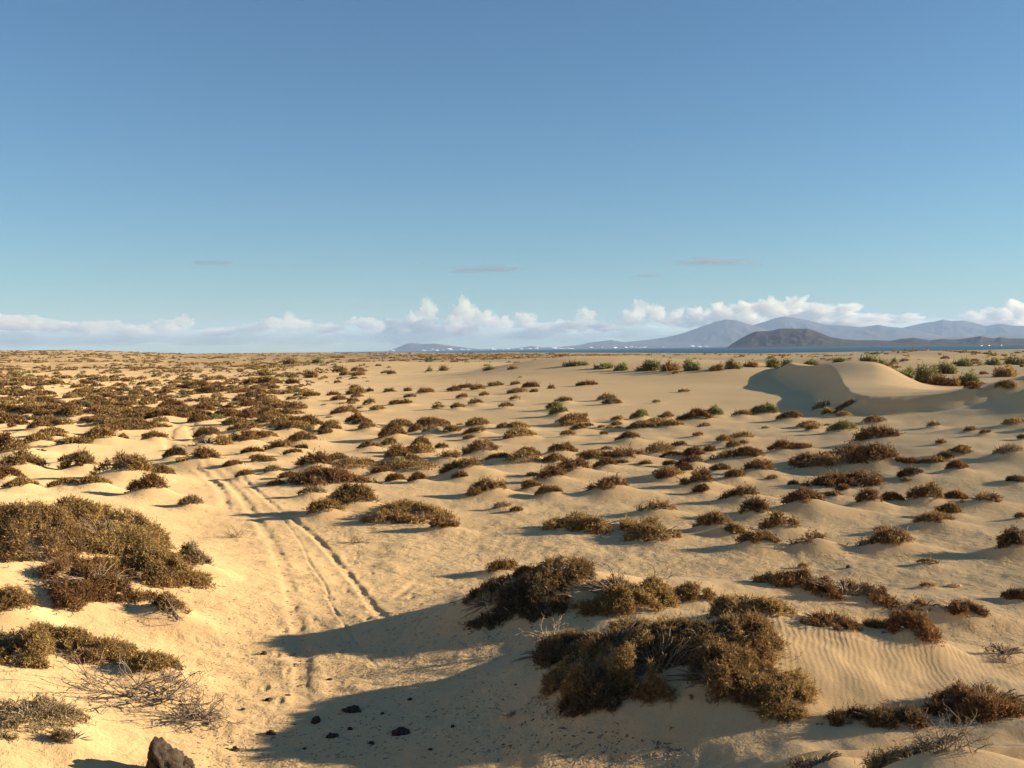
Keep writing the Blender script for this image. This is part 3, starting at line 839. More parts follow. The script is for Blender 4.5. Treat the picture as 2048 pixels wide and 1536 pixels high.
def blades(C, Dr, L, Wd, col, bend=0.25):
    """thin tapering two-faced blades: base C, direction Dr, length L, width Wd; returns V, tris, colours."""
    n = len(C)
    rnd = rng.normal(size=(n, 3))
    side = np.cross(Dr, rnd); side /= (np.linalg.norm(side, axis=1, keepdims=True) + 1e-9)
    b0 = C - side * (Wd / 2)[:, None]; b1 = C + side * (Wd / 2)[:, None]
    tip = C + Dr * L[:, None] + rnd * (bend * 0.25 * L)[:, None]
    V = np.stack([b0, b1, tip], 1).reshape(-1, 3)
    T_ = np.arange(3 * n).reshape(n, 3)
    return V, T_, np.repeat(col, 3, axis=0)

def stick_mesh(segs, rad0, rad1, sides=4):
    """segs: list of polylines (k x 3); tapered tubes."""
    Vs, Fs, n = [], [], 0
    for q, pl in enumerate(segs):
        pl = np.asarray(pl, float); k = len(pl)
        tan = np.gradient(pl, axis=0); tan /= (np.linalg.norm(tan, axis=1, keepdims=True) + 1e-9)
        ref = np.array([0.3, 0.2, 0.93]) if abs(tan[0][2]) < 0.8 else np.array([1.0, 0, 0])
        s1 = np.cross(tan, ref); s1 /= (np.linalg.norm(s1, axis=1, keepdims=True) + 1e-9); s2 = np.cross(tan, s1)
        r_ = np.linspace(rad0[q], rad1[q], k)
        for a in range(sides):
            th = 2 * math.pi * a / sides
            Vs.append(pl + (s1 * math.cos(th) + s2 * math.sin(th)) * r_[:, None])
        V0 = n
        for a in range(sides):
            b_ = (a + 1) % sides
            i = np.arange(k - 1)
            Fs.append(np.stack([V0 + a * k + i, V0 + b_ * k + i, V0 + b_ * k + i + 1, V0 + a * k + i + 1], 1))
        n += sides * k
    return np.vstack(Vs), np.vstack(Fs)

def lobes(wm, dep, hgt, n, seed):
    g = np.random.default_rng(seed)
    L = []
    for i in range(n):
        if n == 1: u, v = 0, 0
        else:
            u = (i + 0.5) / n * 2 - 1 + g.normal() * 0.16; v = g.uniform(-0.55, 0.55) * math.sqrt(max(0, 1 - u * u) + 0.05)
        e = math.sqrt(max(0.12, 1 - 0.8 * u * u - 0.35 * v * v))
        rx = wm * 0.5 * min(1, (1.0 / n ** 0.62)) * g.uniform(0.8, 1.2) * (0.65 + 0.35 * e)
        ry = min(dep * 0.5 * g.uniform(0.62, 0.95), max(rx * 1.2, dep * 0.3))
        hz = hgt * e * g.uniform(0.72, 1.06)
        L.append((u * (wm * 0.5 - rx * 0.75), v * (dep * 0.5 - ry * 0.6), rx, ry, hz, g.integers(0, 4), g.uniform(0.82, 1.18)))
    return L

def foliage(S, seed):
    g = np.random.default_rng(seed)
    w, h, k, mpp = S['w'], S['h'], S['k'], S['mpp']
    wm, dep, hgt = S['wm'], S['dep'], S['hgt']
    nl = int(np.clip(round(2 + w / 26.0), 2, 14)) if not S['tall'] else int(np.clip(w / 9, 2, 7))
    LB = lobes(wm, dep, hgt, nl, seed)
    area = w * h / 4.0
    nb = int(np.clip(area * (8.5 if k != 'p' else 3.0), 260, 95000))
    if S['tall']: nb = int(nb * 0.5)
    hd = S['hd']; rx_ = np.array([hd[1], -hd[0]])
    if S['tall']:
        wts = np.array([l[2] * (l[3] + l[4]) for l in LB]); wts /= wts.sum()
        li = g.choice(len(LB), nb, p=wts)
        A = np.array(LB)[li]
        dirs = g.normal(size=(nb, 3)); dirs[:, 2] = np.abs(dirs[:, 2])
        dirs /= np.linalg.norm(dirs, axis=1, keepdims=True)
        rad = 1 - 0.75 * g.random(nb) ** 0.9
        cl_ = noise3(dirs * 1.0 + A[:, 5:6] * 3.1 + A[:, :1], 0.42, seed % 97)
        rad = rad * (1 + 0.22 * cl_)
        lx = A[:, 0] + dirs[:, 0] * rad * A[:, 2]; ly = A[:, 1] + dirs[:, 1] * rad * A[:, 3]
        lz = dirs[:, 2] * rad * A[:, 4]
        nrm = np.stack([dirs[:, 0] / A[:, 2], dirs[:, 1] / A[:, 3], dirs[:, 2] / A[:, 4]], 1)
        pick = A[:, 5].astype(int) % 3; shade = A[:, 6]
    else:
        a_, b_ = wm * 0.5, dep * 0.5
        tuft = float(np.clip(0.30 * math.sqrt(a_ * b_), 0.12, 0.34))
        def canopy(u, v):
            """height of the cushion over its footprint, u and v in metres"""
            th = np.arctan2(v / b_, u / a_)
            edge = 0.98 + 0.22 * noise(np.cos(th) * 1.7 + seed * 0.37, np.sin(th) * 1.7 + seed * 0.11, 5) + 0.22 * noise(u / (tuft * 1.5), v / (tuft * 1.5), seed) + 0.10 * noise(u / (tuft * 0.5), v / (tuft * 0.5), seed + 4)
            q = np.clip(1 - ((u / a_) ** 2 + (v / b_) ** 2) / edge ** 2, 0, 1)
            lump = 0.70 + 0.36 * fbm(u / (tuft * 2.6) + seed, v / (tuft * 2.6), seed + 1, 2) * (1.3 if w > 110 else 1.0) + 0.14 * noise(u / tuft, v / tuft, seed + 2)
            gap = 1.0 if w < 60 else ss(noise(u / (tuft * 3.5) + 7.7, v / (tuft * 3.5), seed + 3) + 0.55, 0.0, 0.25)
            return hgt * q ** (0.55 if w < 60 else 0.72) * np.clip(lump, 0.15, 1.12) * gap, q
        m0 = nb * (3 if w < 56 else 5)
        u = g.uniform(-1.15, 1.15, m0) * a_; v = g.uniform(-1.15, 1.15, m0) * b_
        hh, q = canopy(u, v)
        sel = np.nonzero((q > 0.01) & (hh > 0.08 * hgt) & (g.random(m0) < (0.45 + 0.55 * (1 - q) if w < 56 else np.clip(0.30 + 2.2 * q, 0, 1) * ss(noise(u / (tuft * 1.1) + 1.9, v / (tuft * 1.1), seed + 12) + 0.5 * noise(u / (tuft * 0.45), v / (tuft * 0.45), seed + 13), -0.45, 0.22))))[0][:nb]
        u, v, hh = u[sel], v[sel], hh[sel]; nb = len(sel)
        e_ = 0.05 * tuft / 0.2
        hu = (canopy(u + e_, v)[0] - canopy(u - e_, v)[0]) / (2 * e_); hv = (canopy(u, v + e_)[0] - canopy(u, v - e_)[0]) / (2 * e_)
        nrm = np.stack([-np.clip(hu, -3, 3), -np.clip(hv, -3, 3), np.ones(nb)], 1)
        lx, ly, lz = u, v, hh * (1 - 0.62 * g.random(nb) ** 1.5)
        tn = noise(u / (tuft * 3.2) + 3.3, v / (tuft * 3.2), seed + 7) + 0.25 * g.normal(size=nb)
        pick = np.where(tn < -0.25, 0, np.where(tn < 0.35, 1, 2)); shade = 1 + 0.22 * noise(u / tuft, v / tuft, seed + 8)
    gx = S['c'][0] + lx * rx_[0] + ly * hd[0]; gy = S['c'][1] + lx * rx_[1] + ly * hd[1]
    gz = H1(gx, gy) + lz
    nrm /= np.linalg.norm(nrm, axis=1, keepdims=True)
    wx = np.stack([nrm[:, 0] * rx_[0] + nrm[:, 1] * hd[0], nrm[:, 0] * rx_[1] + nrm[:, 1] * hd[1], nrm[:, 2]], 1)
    Dr = wx * 0.7 + g.normal(size=(nb, 3)) * 0.75 + np.array([0, 0, 0.18])
    Dr /= np.linalg.norm(Dr, axis=1, keepdims=True)
    pxm = 2 * mpp
    L = np.clip(2.5 * pxm, 0.058, 0.9) * g.uniform(0.5, 1.5, nb) * (1.25 if S['tall'] else 1)
    if k == 'p': L *= 1.3
    Wd = np.clip(0.85 * pxm, 0.0085, 0.5) * g.uniform(0.6, 1.3, nb)
    # loose shoots standing out of the cushion, and a few stragglers round its foot
    out_ = g.random(nb) < (0.045 if not S['tall'] else 0.12)
    L = np.where(out_, L * g.uniform(1.2, 2.1, nb), L)
    Dr = np.where(out_[:, None], Dr + np.array([0, 0, 0.45]), Dr); Dr /= np.linalg.norm(Dr, axis=1, keepdims=True)
    if not S['tall']:
        st_ = g.random(nb) < 0.035
        f_ = 1 + g.exponential(0.13, nb)
        gx = np.where(st_, S['c'][0] + (gx - S['c'][0]) * f_ * 1.05, gx); gy = np.where(st_, S['c'][1] + (gy - S['c'][1]) * f_ * 1.05, gy)
        gz = np.where(st_, H1(gx, gy) + 0.01 + 0.25 * lz * g.random(nb), gz)
    base = np.array([0, 0, 0.0])
    pal = np.array(PAL[k])
    ci = np.where(g.random(nb) < 0.72, pick, g.integers(0, 4, nb))
    col = pal[ci] * (shade * g.uniform(0.65, 1.4, nb))[:, None]
    C = np.stack([gx, gy, gz], 1)
    if w > 55 and not S['tall'] and S['t'] < 60:
        # near plants: leaves sit along short woody branchlets, with gaps between them
        nl_ = 11
        nt_ = max(40, int(nb / nl_ * (0.85 if w > 90 else 1.0)))
        Ct, Dt = C[:nt_], Dr[:nt_]
        Lt = np.clip(7.0 * pxm, 0.12, 0.36) * g.uniform(0.5, 1.4, nt_) * np.where(g.random(nt_) < 0.10, 1.9, 1.0)
        fr = g.uniform(0.15, 1.05, (nt_, nl_))
        Cl = (Ct[:, None, :] + Dt[:, None, :] * (Lt[:, None] * (fr - 0.5))[:, :, None]).reshape(-1, 3)
        Dl = (Dt[:, None, :] * 0.55 + g.normal(size=(nt_, nl_, 3)) * 0.6).reshape(-1, 3)
        Dl /= np.linalg.norm(Dl, axis=1, keepdims=True)
        n2 = len(Cl)
        tw = g.uniform(0.72, 1.35, nt_)
        cl2 = (np.repeat(col[:nt_] * tw[:, None], nl_, axis=0) * g.uniform(0.8, 1.25, n2)[:, None])
        L2 = np.clip(2.5 * pxm, 0.042, 0.16) * g.uniform(0.6, 1.4, n2); W2 = np.clip(0.70 * pxm, 0.0075, 0.04) * g.uniform(0.6, 1.2, n2)
        V1, T1, c1 = blades(Cl, Dl, L2, W2, np.clip(cl2, 0.004, 0.6))
        wood = np.tile(np.array([[0.19, 0.135, 0.08]]), (nt_, 1)) * g.uniform(0.6, 1.7, nt_)[:, None]
        V2, T2, c2 = blades(Ct - Dt * (0.5 * Lt)[:, None], Dt, Lt * 1.15, np.clip(0.55 * pxm, 0.006, 0.02) * np.ones(nt_), wood, 0.1)
        V = np.vstack([V1, V2]); T_ = np.vstack([T1, T2 + len(V1)]); cc = np.vstack([c1, c2])
        return V, T_, cc, LB, rx_, hd
    V, T_, cc = blades(C, Dr, L, Wd, np.clip(col, 0.004, 0.6))
    return V, T_, cc, LB, rx_, hd

def stems(S, LB, rx_, hd, seed):
    g = np.random.default_rng(seed)
    segs, r0_, r1_ = [], [], []
    pxm = 2 * S['mpp']
    for l in LB:
        for q in range(5 if not S['tall'] else 4):
            a = g.uniform(0, 2 * math.pi); e = g.uniform(0.35, 1.0)
            end = np.array([l[0] + math.cos(a) * l[2] * e * 0.8, l[1] + math.sin(a) * l[3] * e * 0.8, l[4] * (1.08 - 0.55 * e)])
            st = np.array([l[0] * 0.15, l[1] * 0.15, -0.03])
            pts = []
            for t in np.linspace(0, 1, 5):
                p = st * (1 - t) + end * t + np.array([0, 0, 0.15 * l[4] * math.sin(math.pi * t)]) + g.normal(size=3) * 0.04 * l[4]
                x = S['c'][0] + p[0] * rx_[0] + p[1] * hd[0]; y = S['c'][1] + p[0] * rx_[1] + p[1] * hd[1]
                pts.append((x, y, p[2]))
            pts = np.array(pts); pts[:, 2] += H1(pts[:, 0], pts[:, 1])
            segs.append(pts); r0_.append(min(max(0.35 * pxm, 0.012), 0.05)); r1_.append(0.004)
    return stick_mesh(segs, r0_, r1_, 4)

# landmarks the labels refer to: pixel, phrase
LM = [(1113, 823, "the twin green bushes"), (1660, 905, "the largest russet thicket"), (1680, 790, "the shadowed dune hollow"), (1405, 832, "the crouching russet bush"),
      (660, 945, "the long russet bank of shrub"), (805, 1010, "the olive shrub with a trailing end"), (1230, 1050, "the long olive shrub in mid plain"), (410, 950, "the bend of the tyre tracks"),
      (160, 925, "the hollow in blue shadow"), (1845, 990, "the lone round brown bush"), (965, 895, "the domed shrub above a sand crest"), (1840, 755, "the green basin bushes"), (1530, 820, "the round green dome bush"),
      (530, 755, "the pale olive bushes"), (1400, 975, "the russet bush cluster"), (1120, 735, "the smooth dune hump"), (345, 815, "the peaked russet shrub"), (2025, 1080, "the dark bush cut by the picture edge"),
      (1345, 735, "the green bushes behind the dune"), (1690, 1180, "the curved russet hedge"), (270, 850, "the broad shrub beside the far track"), (1210, 970, "the wide russet mound"),
      (940, 780, "the shrub line edging the bare sand"), (1540, 1240, "the rippled sand crest"), (200, 1100, "the great bush on the track bank")]
SPECIAL = {
    (20, 905): "broad russet shrub cut off by the picture edge above a pale sand scar", (167, 937): "rounded brown shrub standing over the hollow in blue shadow", (250, 950): "large olive brown shrub between the shaded hollow and the track bend",
    (298, 985): "russet shrub low on bare sand just before the track bend", (382, 1012): "thin pale dry bush standing alone on bare sand beside the track", (343, 815): "peaked russet shrub like a small pyramid in the scrub",
    (668, 972): "long russet bank of shrub beside the track, flat-topped", (805, 1050): "big olive shrub beside the track casting long shadows over the ruts", (885, 1060): "low brown trailing end of shrub running down the sand slope",
    (648, 1028): "small dark olive dome at the near end of the shrub row by the track", (705, 1015): "scruffy brown shrub between the long russet bank and the big olive shrub",
    (1108, 818): "farther of the twin green bushes alone on smooth sand", (1118, 829): "nearer and wider of the twin green bushes alone on smooth sand", (1280, 836): "small round green bush alone at the edge of the smooth sand",
    (1392, 840): "russet bush crouching on the dune edge with a green bush behind it", (1428, 832): "spiky green bush behind the crouching russet bush", (1530, 828): "dense round green dome bush near the tip of the dune shadow",
    (1682, 862): "green bush on its own small mound below the dune shadow", (1662, 938): "largest dark russet thicket on the plain, its tall rounded part", (1745, 930): "lower russet flank adjoining the largest thicket",
    (1700, 976): "flat russet shrub spread on a mound just before the largest thicket", (1748, 880): "russet shrub curling over a sand hump behind the largest thicket", (1845, 1004): "lone round brown bush on rippled sand",
    (2025, 1102): "dark bush cut off by the picture edge beside the flat", (1190, 1068): "long olive shrub lying across the plain with a dark end", (1318, 1083): "rounded olive shrub joined to the long one, bright speckled front",
    (1210, 984): "wide russet shrub over a pale sand rise in mid plain", (1775, 1096): "brown shrub with bare twigs above it at the edge of the flat", (1240, 1232): "olive and reddish shrub along the crest above the shaded sand",
    (985, 1265): "dark shrub running down into the shadow, lowest of the crest shrubs", (1070, 1252): "dark shrub in the shade between the crest shrub and the lowest one", (1155, 1158): "pale yellowish tuft behind the olive and reddish shrub",
    (1110, 1340): "dark shrub in shadow beneath bleached dead twigs", (1320, 1410): "largest near shrub, golden brown, sprawling over the dune beside the shadow", (1475, 1395): "golden brown sprawling shrub adjoining the largest near one on the dune", (1565, 1448): "olive shrub falling down the dune at the end of the largest near shrubs",
    (1430, 1345): "golden brown upper edge of the largest near shrubs along the ripples", (1235, 1335): "olive shrub between the bleached dead twigs and the largest near shrub", (1130, 1200): "brown shrub joining the crest shrub and the dark shaded one", (1640, 1550): "thin dry low plant cut by the lower picture edge", (1850, 1550): "wide sparse dry plant along the lowest edge of the sand corner", (1430, 1430): "brown lower middle of the largest near shrubs above the shaded slope", (1330, 1350): "golden brown crown in the middle of the largest near shrubs", (1180, 1390): "olive shrub at the shaded end of the largest near shrubs",
    (1200, 1435): "dark low shrub in the shade below the largest near shrub", (1115, 1392): "tiny straw-coloured tuft glowing at the edge of the shadow", (1975, 1448): "dense dark red-brown shrub in the near corner of the sand",
    (1770, 1465): "dark tangled shrub trailing between the near corner shrub and the dune", (1825, 1285): "russet shrub on the slope below the rippled sand crest", (2010, 1325): "sparse upright twiggy bush on the sand near the picture edge",
    (1690, 1208): "long curved russet shrub like a hedge on the pale flat", (1500, 1240): "olive shrub draped over the rippled sand crest", (1385, 1212): "brown shrub in the gap beside the olive one on the crest",
    (60, 1120): "brown middle of the great bush mass at the picture edge", (40, 1075): "brown top of the great bush mass at the picture edge", (150, 1050): "olive crown of the great bush mass, highest against the sand", (255, 1090): "olive shrub sloping down behind the shoulder of the great bush mass", (210, 1135): "olive middle of the great bush mass on the track bank", (335, 1175): "olive shoulder of the great bush mass nearest the track",
    (190, 1222): "rust red lower part of the great bush mass", (385, 1135): "greyish feathery bush at the tip of the great bush mass", (330, 1238): "thin trailing shrub running down from the great bush mass",
    (20, 1235): "brown shrub below a pale sand scar at the picture edge", (75, 1338): "dark olive shrub casting shade on the near bank", (215, 1335): "low olive shrub joining the dark one and the round one on the bank",
    (305, 1352): "round golden olive shrub at the end of the near bank row", (60, 1485): "grey-brown dry shrub in the lowest corner of the bank", (150, 1500): "thin dry twigs trailing from the grey-brown corner shrub",
    (1922, 1240): "russet shrub with a sand lip at the edge of the long shadow", (2035, 1205): "dark shrub at the picture edge throwing a long shadow on the flat", (1000, 1148): "lone brown shrub behind the shaded slope, above three finger shadows",
}
KN = {'r': "russet", 'b': "brown", 'o': "olive", 'g': "green", 'p': "pale dry", 'd': "dark"}
used = {}
def shape_word(w, h):
    return "flat" if h < 0.27 * w else ("rounded" if h < 0.5 * w else "upright")
def size_word(w): return "tiny" if w < 20 else ("small" if w < 34 else ("middling" if w < 56 else "large"))
ORD = ["", "second ", "third ", "fourth ", "fifth ", "sixth ", "seventh ", "eighth "]
def auto_label(S):
    key = (S['px'], S['py'])
    if key in SPECIAL:
        used[SPECIAL[key]] = 1
        return SPECIAL[key]
    
    order = sorted(LM, key=lambda l: math.hypot(l[0] - S['px'], (l[1] - S['py']) * 2.2))
    for l in order[:3]:
        dx, dy = S['px'] - l[0], (S['py'] - l[1]) * 2.2
        if math.hypot(dx, dy) < 14: rel = "right beside"
        elif abs(dx) > 1.6 * abs(dy): rel = "to the right of" if dx > 0 else "to the left of"
        elif abs(dy) > 1.6 * abs(dx): rel = "nearer than" if dy > 0 else "beyond"
        else: rel = ("before and right of" if dx > 0 else "before and left of") if dy > 0 else ("beyond and right of" if dx > 0 else "beyond and left of")
        noun = "bush" if S['k'] == 'g' else "shrub"
        lb = f"{size_word(S['w'])} {shape_word(S['w'], S['h'])} {KN[S['k']]} {noun} {rel} {l[2]}"
        if lb not in used: break
    n = used.get(lb, 0); used[lb] = n + 1
    return (ORD[n] + lb) if n else lb

for i, S in enumerate(SP):
    V, T_, cc, LB, rx_, hd = foliage(S, 1000 + i)
    cx, cy = float(S['c'][0]), float(S['c'][1]); cz = float(H1(cx, cy)[0])
    V = V - np.array([cx, cy, cz])
    nm = "green_bush" if S['k'] == 'g' else ("dry_bush" if S['k'] == 'p' else "desert_shrub")
    lb = auto_label(S)
    cat = "bush" if nm != "desert_shrub" else "shrub"
    if S['w'] > 40:
        root = empty(nm, (cx, cy, cz))
        mesh_np("foliage", V, T_, LEAF, root, color=cc)
        Vs, Fs = stems(S, LB, rx_, hd, 3000 + i)
        mesh_np("stems", Vs - np.array([cx, cy, cz]), Fs, WOOD, root)
    else:
        root = mesh_np(nm, V, T_, LEAF, None, color=cc, loc=(cx, cy, cz))
    tag(root, lb, cat, "green bushes among the dunes" if nm == "green_bush" else "low shrubs scattered over the sand")

# the countless small shrubs of the far plain, one mass
def low_scrub():
    Vs, Cs, n = [], [], 0
    for i in range(len(FP)):
        x, y, t = FP[i]; r_ = FR[i]
        pxm = 2 * t / F
        nb = int(np.clip((r_ * 2 / pxm) * (r_ * 0.9 / pxm) * 5.0, 26, 1500))
        d = rng.normal(size=(nb, 3)); d[:, 2] = abs(d[:, 2]); d /= np.linalg.norm(d, axis=1, keepdims=True)
        rad = 1 - 0.5 * rng.random(nb)
        hz = r_ * rng.uniform(0.38, 0.62) if t < 260 else 0.45 * rng.uniform(0.6, 1.2)
        P = np.stack([x + d[:, 0] * rad * r_ * 1.15, y + d[:, 1] * rad * r_ * 0.9, d[:, 2] * rad * hz], 1)
        Dr = d * 0.7 + rng.normal(size=(nb, 3)) * 0.5 + np.array([0, 0, 0.3]); Dr /= np.linalg.norm(Dr, axis=1, keepdims=True)
        L = np.clip(2.2 * pxm, 0.08, 1.1) * rng.uniform(0.5, 1.1, nb); Wd = np.clip(1.0 * pxm, 0.02, 0.9) * rng.uniform(0.6, 1.2, nb)
        L = np.minimum(L, hz * 1.1)
        k = rng.choice(['r', 'b', 'o', 'd', 'g'], p=[0.24, 0.40, 0.30, 0.04, 0.02] if t < 200 else [0.14, 0.38, 0.36, 0.0, 0.12])
        pal = np.array(PAL[k]); col = pal[rng.integers(0, 4, nb)] * rng.uniform(0.7, 1.3, nb)[:, None]
        Vb, Tb, cb = blades(P, Dr, L, Wd, col)
        Vs.append(Vb); Cs.append(cb)
    V = np.vstack(Vs); C_ = np.vstack(Cs)
    # stand them on the ground
    cx = np.repeat(FP[:, 0], [len(v) for v in Vs]); cy = np.repeat(FP[:, 1], [len(v) for v in Vs])
    V[:, 2] += H1(cx, cy) - 0.03 - 0.12 * np.hypot(V[:, 0] - cx, V[:, 1] - cy) * (np.hypot(cx, cy) < 260)
    T_ = np.arange(len(V)).reshape(-1, 3)
    o = mesh_np("scrub_vegetation", V, T_, LEAF, color=C_)
    tag(o, "countless small brown shrubs covering the far plain", "scrub", kind="stuff")
    print("scrub", len(FP), len(T_))
low_scrub()

# ------------------------------------------------------------------ dead twigs
def twig_bush(name, label, px, py, w, h, seed, n=26, mt=None, flat=0.5, rad=0.008, lean=(0, 0)):
    g = np.random.default_rng(seed)
    P, t = hit(px, py, H1)
    mpp = math.hypot(t, 4) / F
    wm, hm = w * mpp, h * mpp
    segs, a0, a1 = [], [], []
    def grow(p, d, L, r_, lvl):
        pts = [p.copy()]
        k = 6
        for i in range(k):
            d = d + g.normal(size=3) * 0.22; d[2] = d[2] * 0.96 ; d /= np.linalg.norm(d)
            p = p + d * L / k
            gz = float(H0(p[0], p[1])) + 0.01
            if p[2] < gz: p[2] = gz
            pts.append(p.copy())
            if lvl > 0 and i >= 1 and g.random() < 0.75:
                dd = d + g.normal(size=3) * 0.7; dd /= np.linalg.norm(dd)
                grow(p.copy(), dd, L * g.uniform(0.35, 0.6), r_ * 0.6, lvl - 1)
        segs.append(np.array(pts)); a0.append(r_); a1.append(r_ * 0.35)
    for i in range(n):
        a = g.uniform(0, 2 * math.pi)
        s = np.array([P[0] + g.normal() * wm * 0.12, P[1] + g.normal() * wm * 0.08, 0.0]); s[2] = float(H1(s[0], s[1])[0])
        d = np.array([math.cos(a) * 1.0 + lean[0], math.sin(a) * 0.7, flat * g.uniform(0.3, 1.6) + lean[1]]); d /= np.linalg.norm(d)
        grow(s, d, wm * g.uniform(0.25, 0.5), rad * g.uniform(0.7, 1.2), 2)
    V, Fq = stick_mesh(segs, a0, a1, 4)
    o = mesh_np(name, V - P, Fq, mt or WOOD, None, loc=P)
    tag(o, label, "bush")
    return o
SCRAPS = [("scrap of dry grey twigs on the sand above the lowest corner shrub", 110, 1432, 70, 24), ("scrap of dry twigs between the round olive shrub and the dead branches", 345, 1365, 60, 26),
          ("thin trailing twigs at the foot of the great bush mass", 360, 1240, 90, 30), ("small dry twigs on the sand beyond the great bush mass", 475, 1075, 50, 14), ("dry twigs scattered beside the shadow of the olive track shrub", 720, 1085, 50, 14)]
BLEACH = noise_material("bleached_wood", [(0.3, (0.20, 0.155, 0.11)), (0.7, (0.36, 0.29, 0.21))], 20, 0.85, 0.2, 0.003)
GREYW = noise_material("weathered_wood", [(0.3, (0.13, 0.10, 0.07)), (0.7, (0.30, 0.23, 0.16))], 20, 0.85, 0.2, 0.003)
twig_bush("dead_bush", "tangle of leafless grey branches on the bank below the olive shrubs", 300, 1400, 210, 60, 1, 26, GREYW, 0.28, 0.013)
twig_bush("dead_bush", "leafless grey twigs at the foot of the bank beside the shadow tips", 400, 1440, 130, 60, 2, 30, GREYW, 0.60, 0.011)
for k_, (lb_, a_, b_, c_, d_) in enumerate(SCRAPS):
    twig_bush("dead_bush", lb_, a_, b_, c_, d_, 20 + k_, 12, GREYW, 0.35, 0.009)
twig_bush("dead_bush", "bleached dead twigs standing up above the dark shaded shrub", 1100, 1285, 90, 60, 3, 9, BLEACH, 1.1, 0.009)
twig_bush("dead_bush", "tall thin dried flower stalks behind the crest shrubs", 1335, 1160, 60, 70, 4, 5, WOOD, 2.4, 0.007)
twig_bush("dead_bush", "dark fallen branch lying in the shade below the largest near shrub", 1040, 1425, 110, 30, 5, 4, GREYW, 0.12, 0.010, (-0.5, 0))
twig_bush("dead_bush", "low red-brown twigs sprouting from the sand along the picture's lower edge", 1900, 1545, 120, 30, 6, 26, WOOD, 1.6, 0.004)
twig_bush("dead_bush", "bare upright stems rising from the sparse bush near the picture edge", 2010, 1325, 50, 40, 7, 9, WOOD, 1.8, 0.005)

# ------------------------------------------------------------------ rocks
def rock(label, px, py, w, h, seed, mt=LAVA, peak=0.0):
    P, t = hit(px, py, H1)
    mpp = math.hypot(t, 4) / F
    V = ICO4.copy()
    n = noise3(V + seed, 0.9, seed) ; n2 = noise3(V * 1.0 + seed, 0.22, seed + 5)
    n3_ = noise3(V + seed, 0.10, seed + 8)
    V = V * (1 + 0.34 * n + 0.26 * n2 + 0.07 * n3_)[:, None]
    V = V * np.array([w * mpp / 2, w * mpp * 0.4, h * mpp * 0.62])
    if peak: V[:, 2] += peak * h * mpp * np.exp(-((V[:, 0] / (w * mpp) + 0.22) / 0.2) ** 2) * (V[:, 2] > -0.2 * h * mpp)
    o = mesh_np("rock", V, ICO4F, mt, None, smooth=True, loc=(P[0], P[1], P[2] + 0.18 * h * mpp))
    tag(o, label, "rock", "dark rocks on the sand")
    return o
rock("jagged dark lava rock with a peak cut by the lower picture edge", 330, 1552, 72, 58, 4, peak=0.42)
rock("low shoulder of dark lava beside the jagged peaked rock", 372, 1540, 34, 26, 9)
rock("flat black stone in deep shade, largest stone on the track floor", 803, 1466, 34, 13, 12)
rock("black stone in shade on the track floor near the flat one", 664, 1476, 26, 11, 13)
rock("upright dark stone catching light at the tip of a shadow", 631, 1446, 18, 14, 14)
rock("dark stone on sand just above the sunlit streak in the shade", 705, 1423, 34, 12, 15)
rock("small dark stone on lit sand near the uppermost long shadow", 528, 1309, 11, 8, 16)
rock("small dark stone between the two middle finger shadows", 538, 1402, 16, 8, 17)
rock("small dark stone beside the lowest dead twigs", 470, 1502, 16, 10, 18)
rock("small dark stone in the shade where the finger shadows join", 542, 1468, 16, 9, 19)
rock("dark angular lump on the pale flat before the twiggy brown shrub", 1697, 1136, 9, 7, 20)
SMALL = [(590, 1452), (742, 1490), (700, 1460), (610, 1500), (860, 1500), (765, 1430), (905, 1455), (1010, 1492), (575, 1392), (660, 1362), (820, 1400), (486, 1420)]
for k_, (a_, b_) in enumerate(SMALL):
    rock("little dark pebble among others like it on the shaded track floor", a_, b_, 7 + (k_ * 5) % 6, 4 + (k_ * 3) % 4, 40 + k_)
rock("pale angular stone with a dark side on the flat", 1912, 1174, 24, 8, 21, SAND)

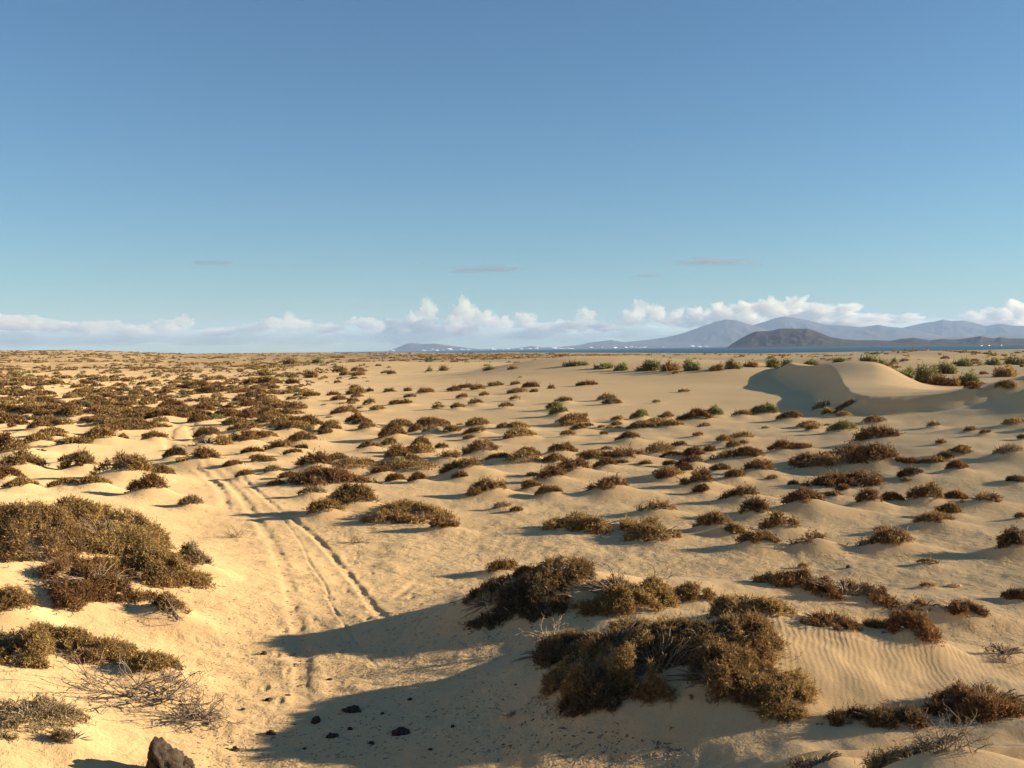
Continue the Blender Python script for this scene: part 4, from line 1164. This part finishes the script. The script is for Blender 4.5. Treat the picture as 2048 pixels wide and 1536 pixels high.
# litter of stems and stone chips on the flats
def litter():
    N_ = 26000
    px = rng.uniform(380, 2048, N_ * 2); py = 1000 + 536 * rng.random(N_ * 2) ** 0.8
    D2 = np.array([ray(a, b) for a, b in zip(px, py)])
    T2 = -CAMZ / D2[:, 2]
    for _ in range(5):
        T2 = np.clip((H0(D2[:, 0] * T2, D2[:, 1] * T2) - CAMZ) / D2[:, 2], 8, 60)
    X, Y = D2[:, 0] * T2, D2[:, 1] * T2
    base = H0(X, Y); z = H1(X, Y)
    patch = fbm(X / 1.6, Y / 1.2, 61, 3)
    keep = (base < 0.45) & (z - base < 0.12) & (patch > rng.uniform(-0.9, 0.9, len(X)))
    X, Y, z, T2 = X[keep][:N_], Y[keep][:N_], z[keep][:N_], T2[keep][:N_]
    n = len(X)
    s = 0.0035 + 0.014 * rng.random(n) ** 4
    s = np.where(X > 8, s * 0.7, s)
    a = rng.uniform(0, math.pi, n); el = rng.uniform(0.8, 3.2, n)
    V = []
    pts = np.array([(-1, -1, 0), (1, -1, 0), (1, 1, 0), (-1, 1, 0), (0.1, 0.0, 1)], float)
    c, s_n = np.cos(a), np.sin(a)
    for p in pts:
        jx = p[0] * s * el * rng.uniform(0.6, 1.2, n); jy = p[1] * s * rng.uniform(0.6, 1.2, n)
        V.append(np.stack([X + jx * c - jy * s_n, Y + jx * s_n + jy * c, z - 0.004 + p[2] * s * rng.uniform(0.5, 1.1, n)], 1))
    V = np.stack(V, 1).reshape(-1, 3)
    q = (np.arange(n) * 5)[:, None]
    T_ = np.concatenate([q + np.array([[0, 1, 4]]), q + np.array([[1, 2, 4]]), q + np.array([[2, 3, 4]]), q + np.array([[3, 0, 4]])])
    o = mesh_np("plant_litter", V, T_, CHIP)
    tag(o, "dark chips of stone and dry stems strewn over the flat sand", "litter", kind="stuff")
litter()

# ------------------------------------------------------------------ air
V, Fq = box_mesh("", 60000, 60000, 1, None)
V[:, 2] = np.where(V[:, 2] > 0.5, 760.0, -20.0)
hz = bpy.data.materials.new("sea_haze"); hz.use_nodes = True
nt = hz.node_tree; nt.nodes.clear()
v = N(nt, "ShaderNodeVolumePrincipled"); v.inputs["Color"].default_value = (0.44, 0.61, 0.92, 1); v.inputs["Density"].default_value = 3.0e-5; v.inputs["Anisotropy"].default_value = 0.0
out = N(nt, "ShaderNodeOutputMaterial"); nt.links.new(v.outputs[0], out.inputs["Volume"])
o = mesh_np("haze", V, Fq, hz)
tag(o, kind="stuff")
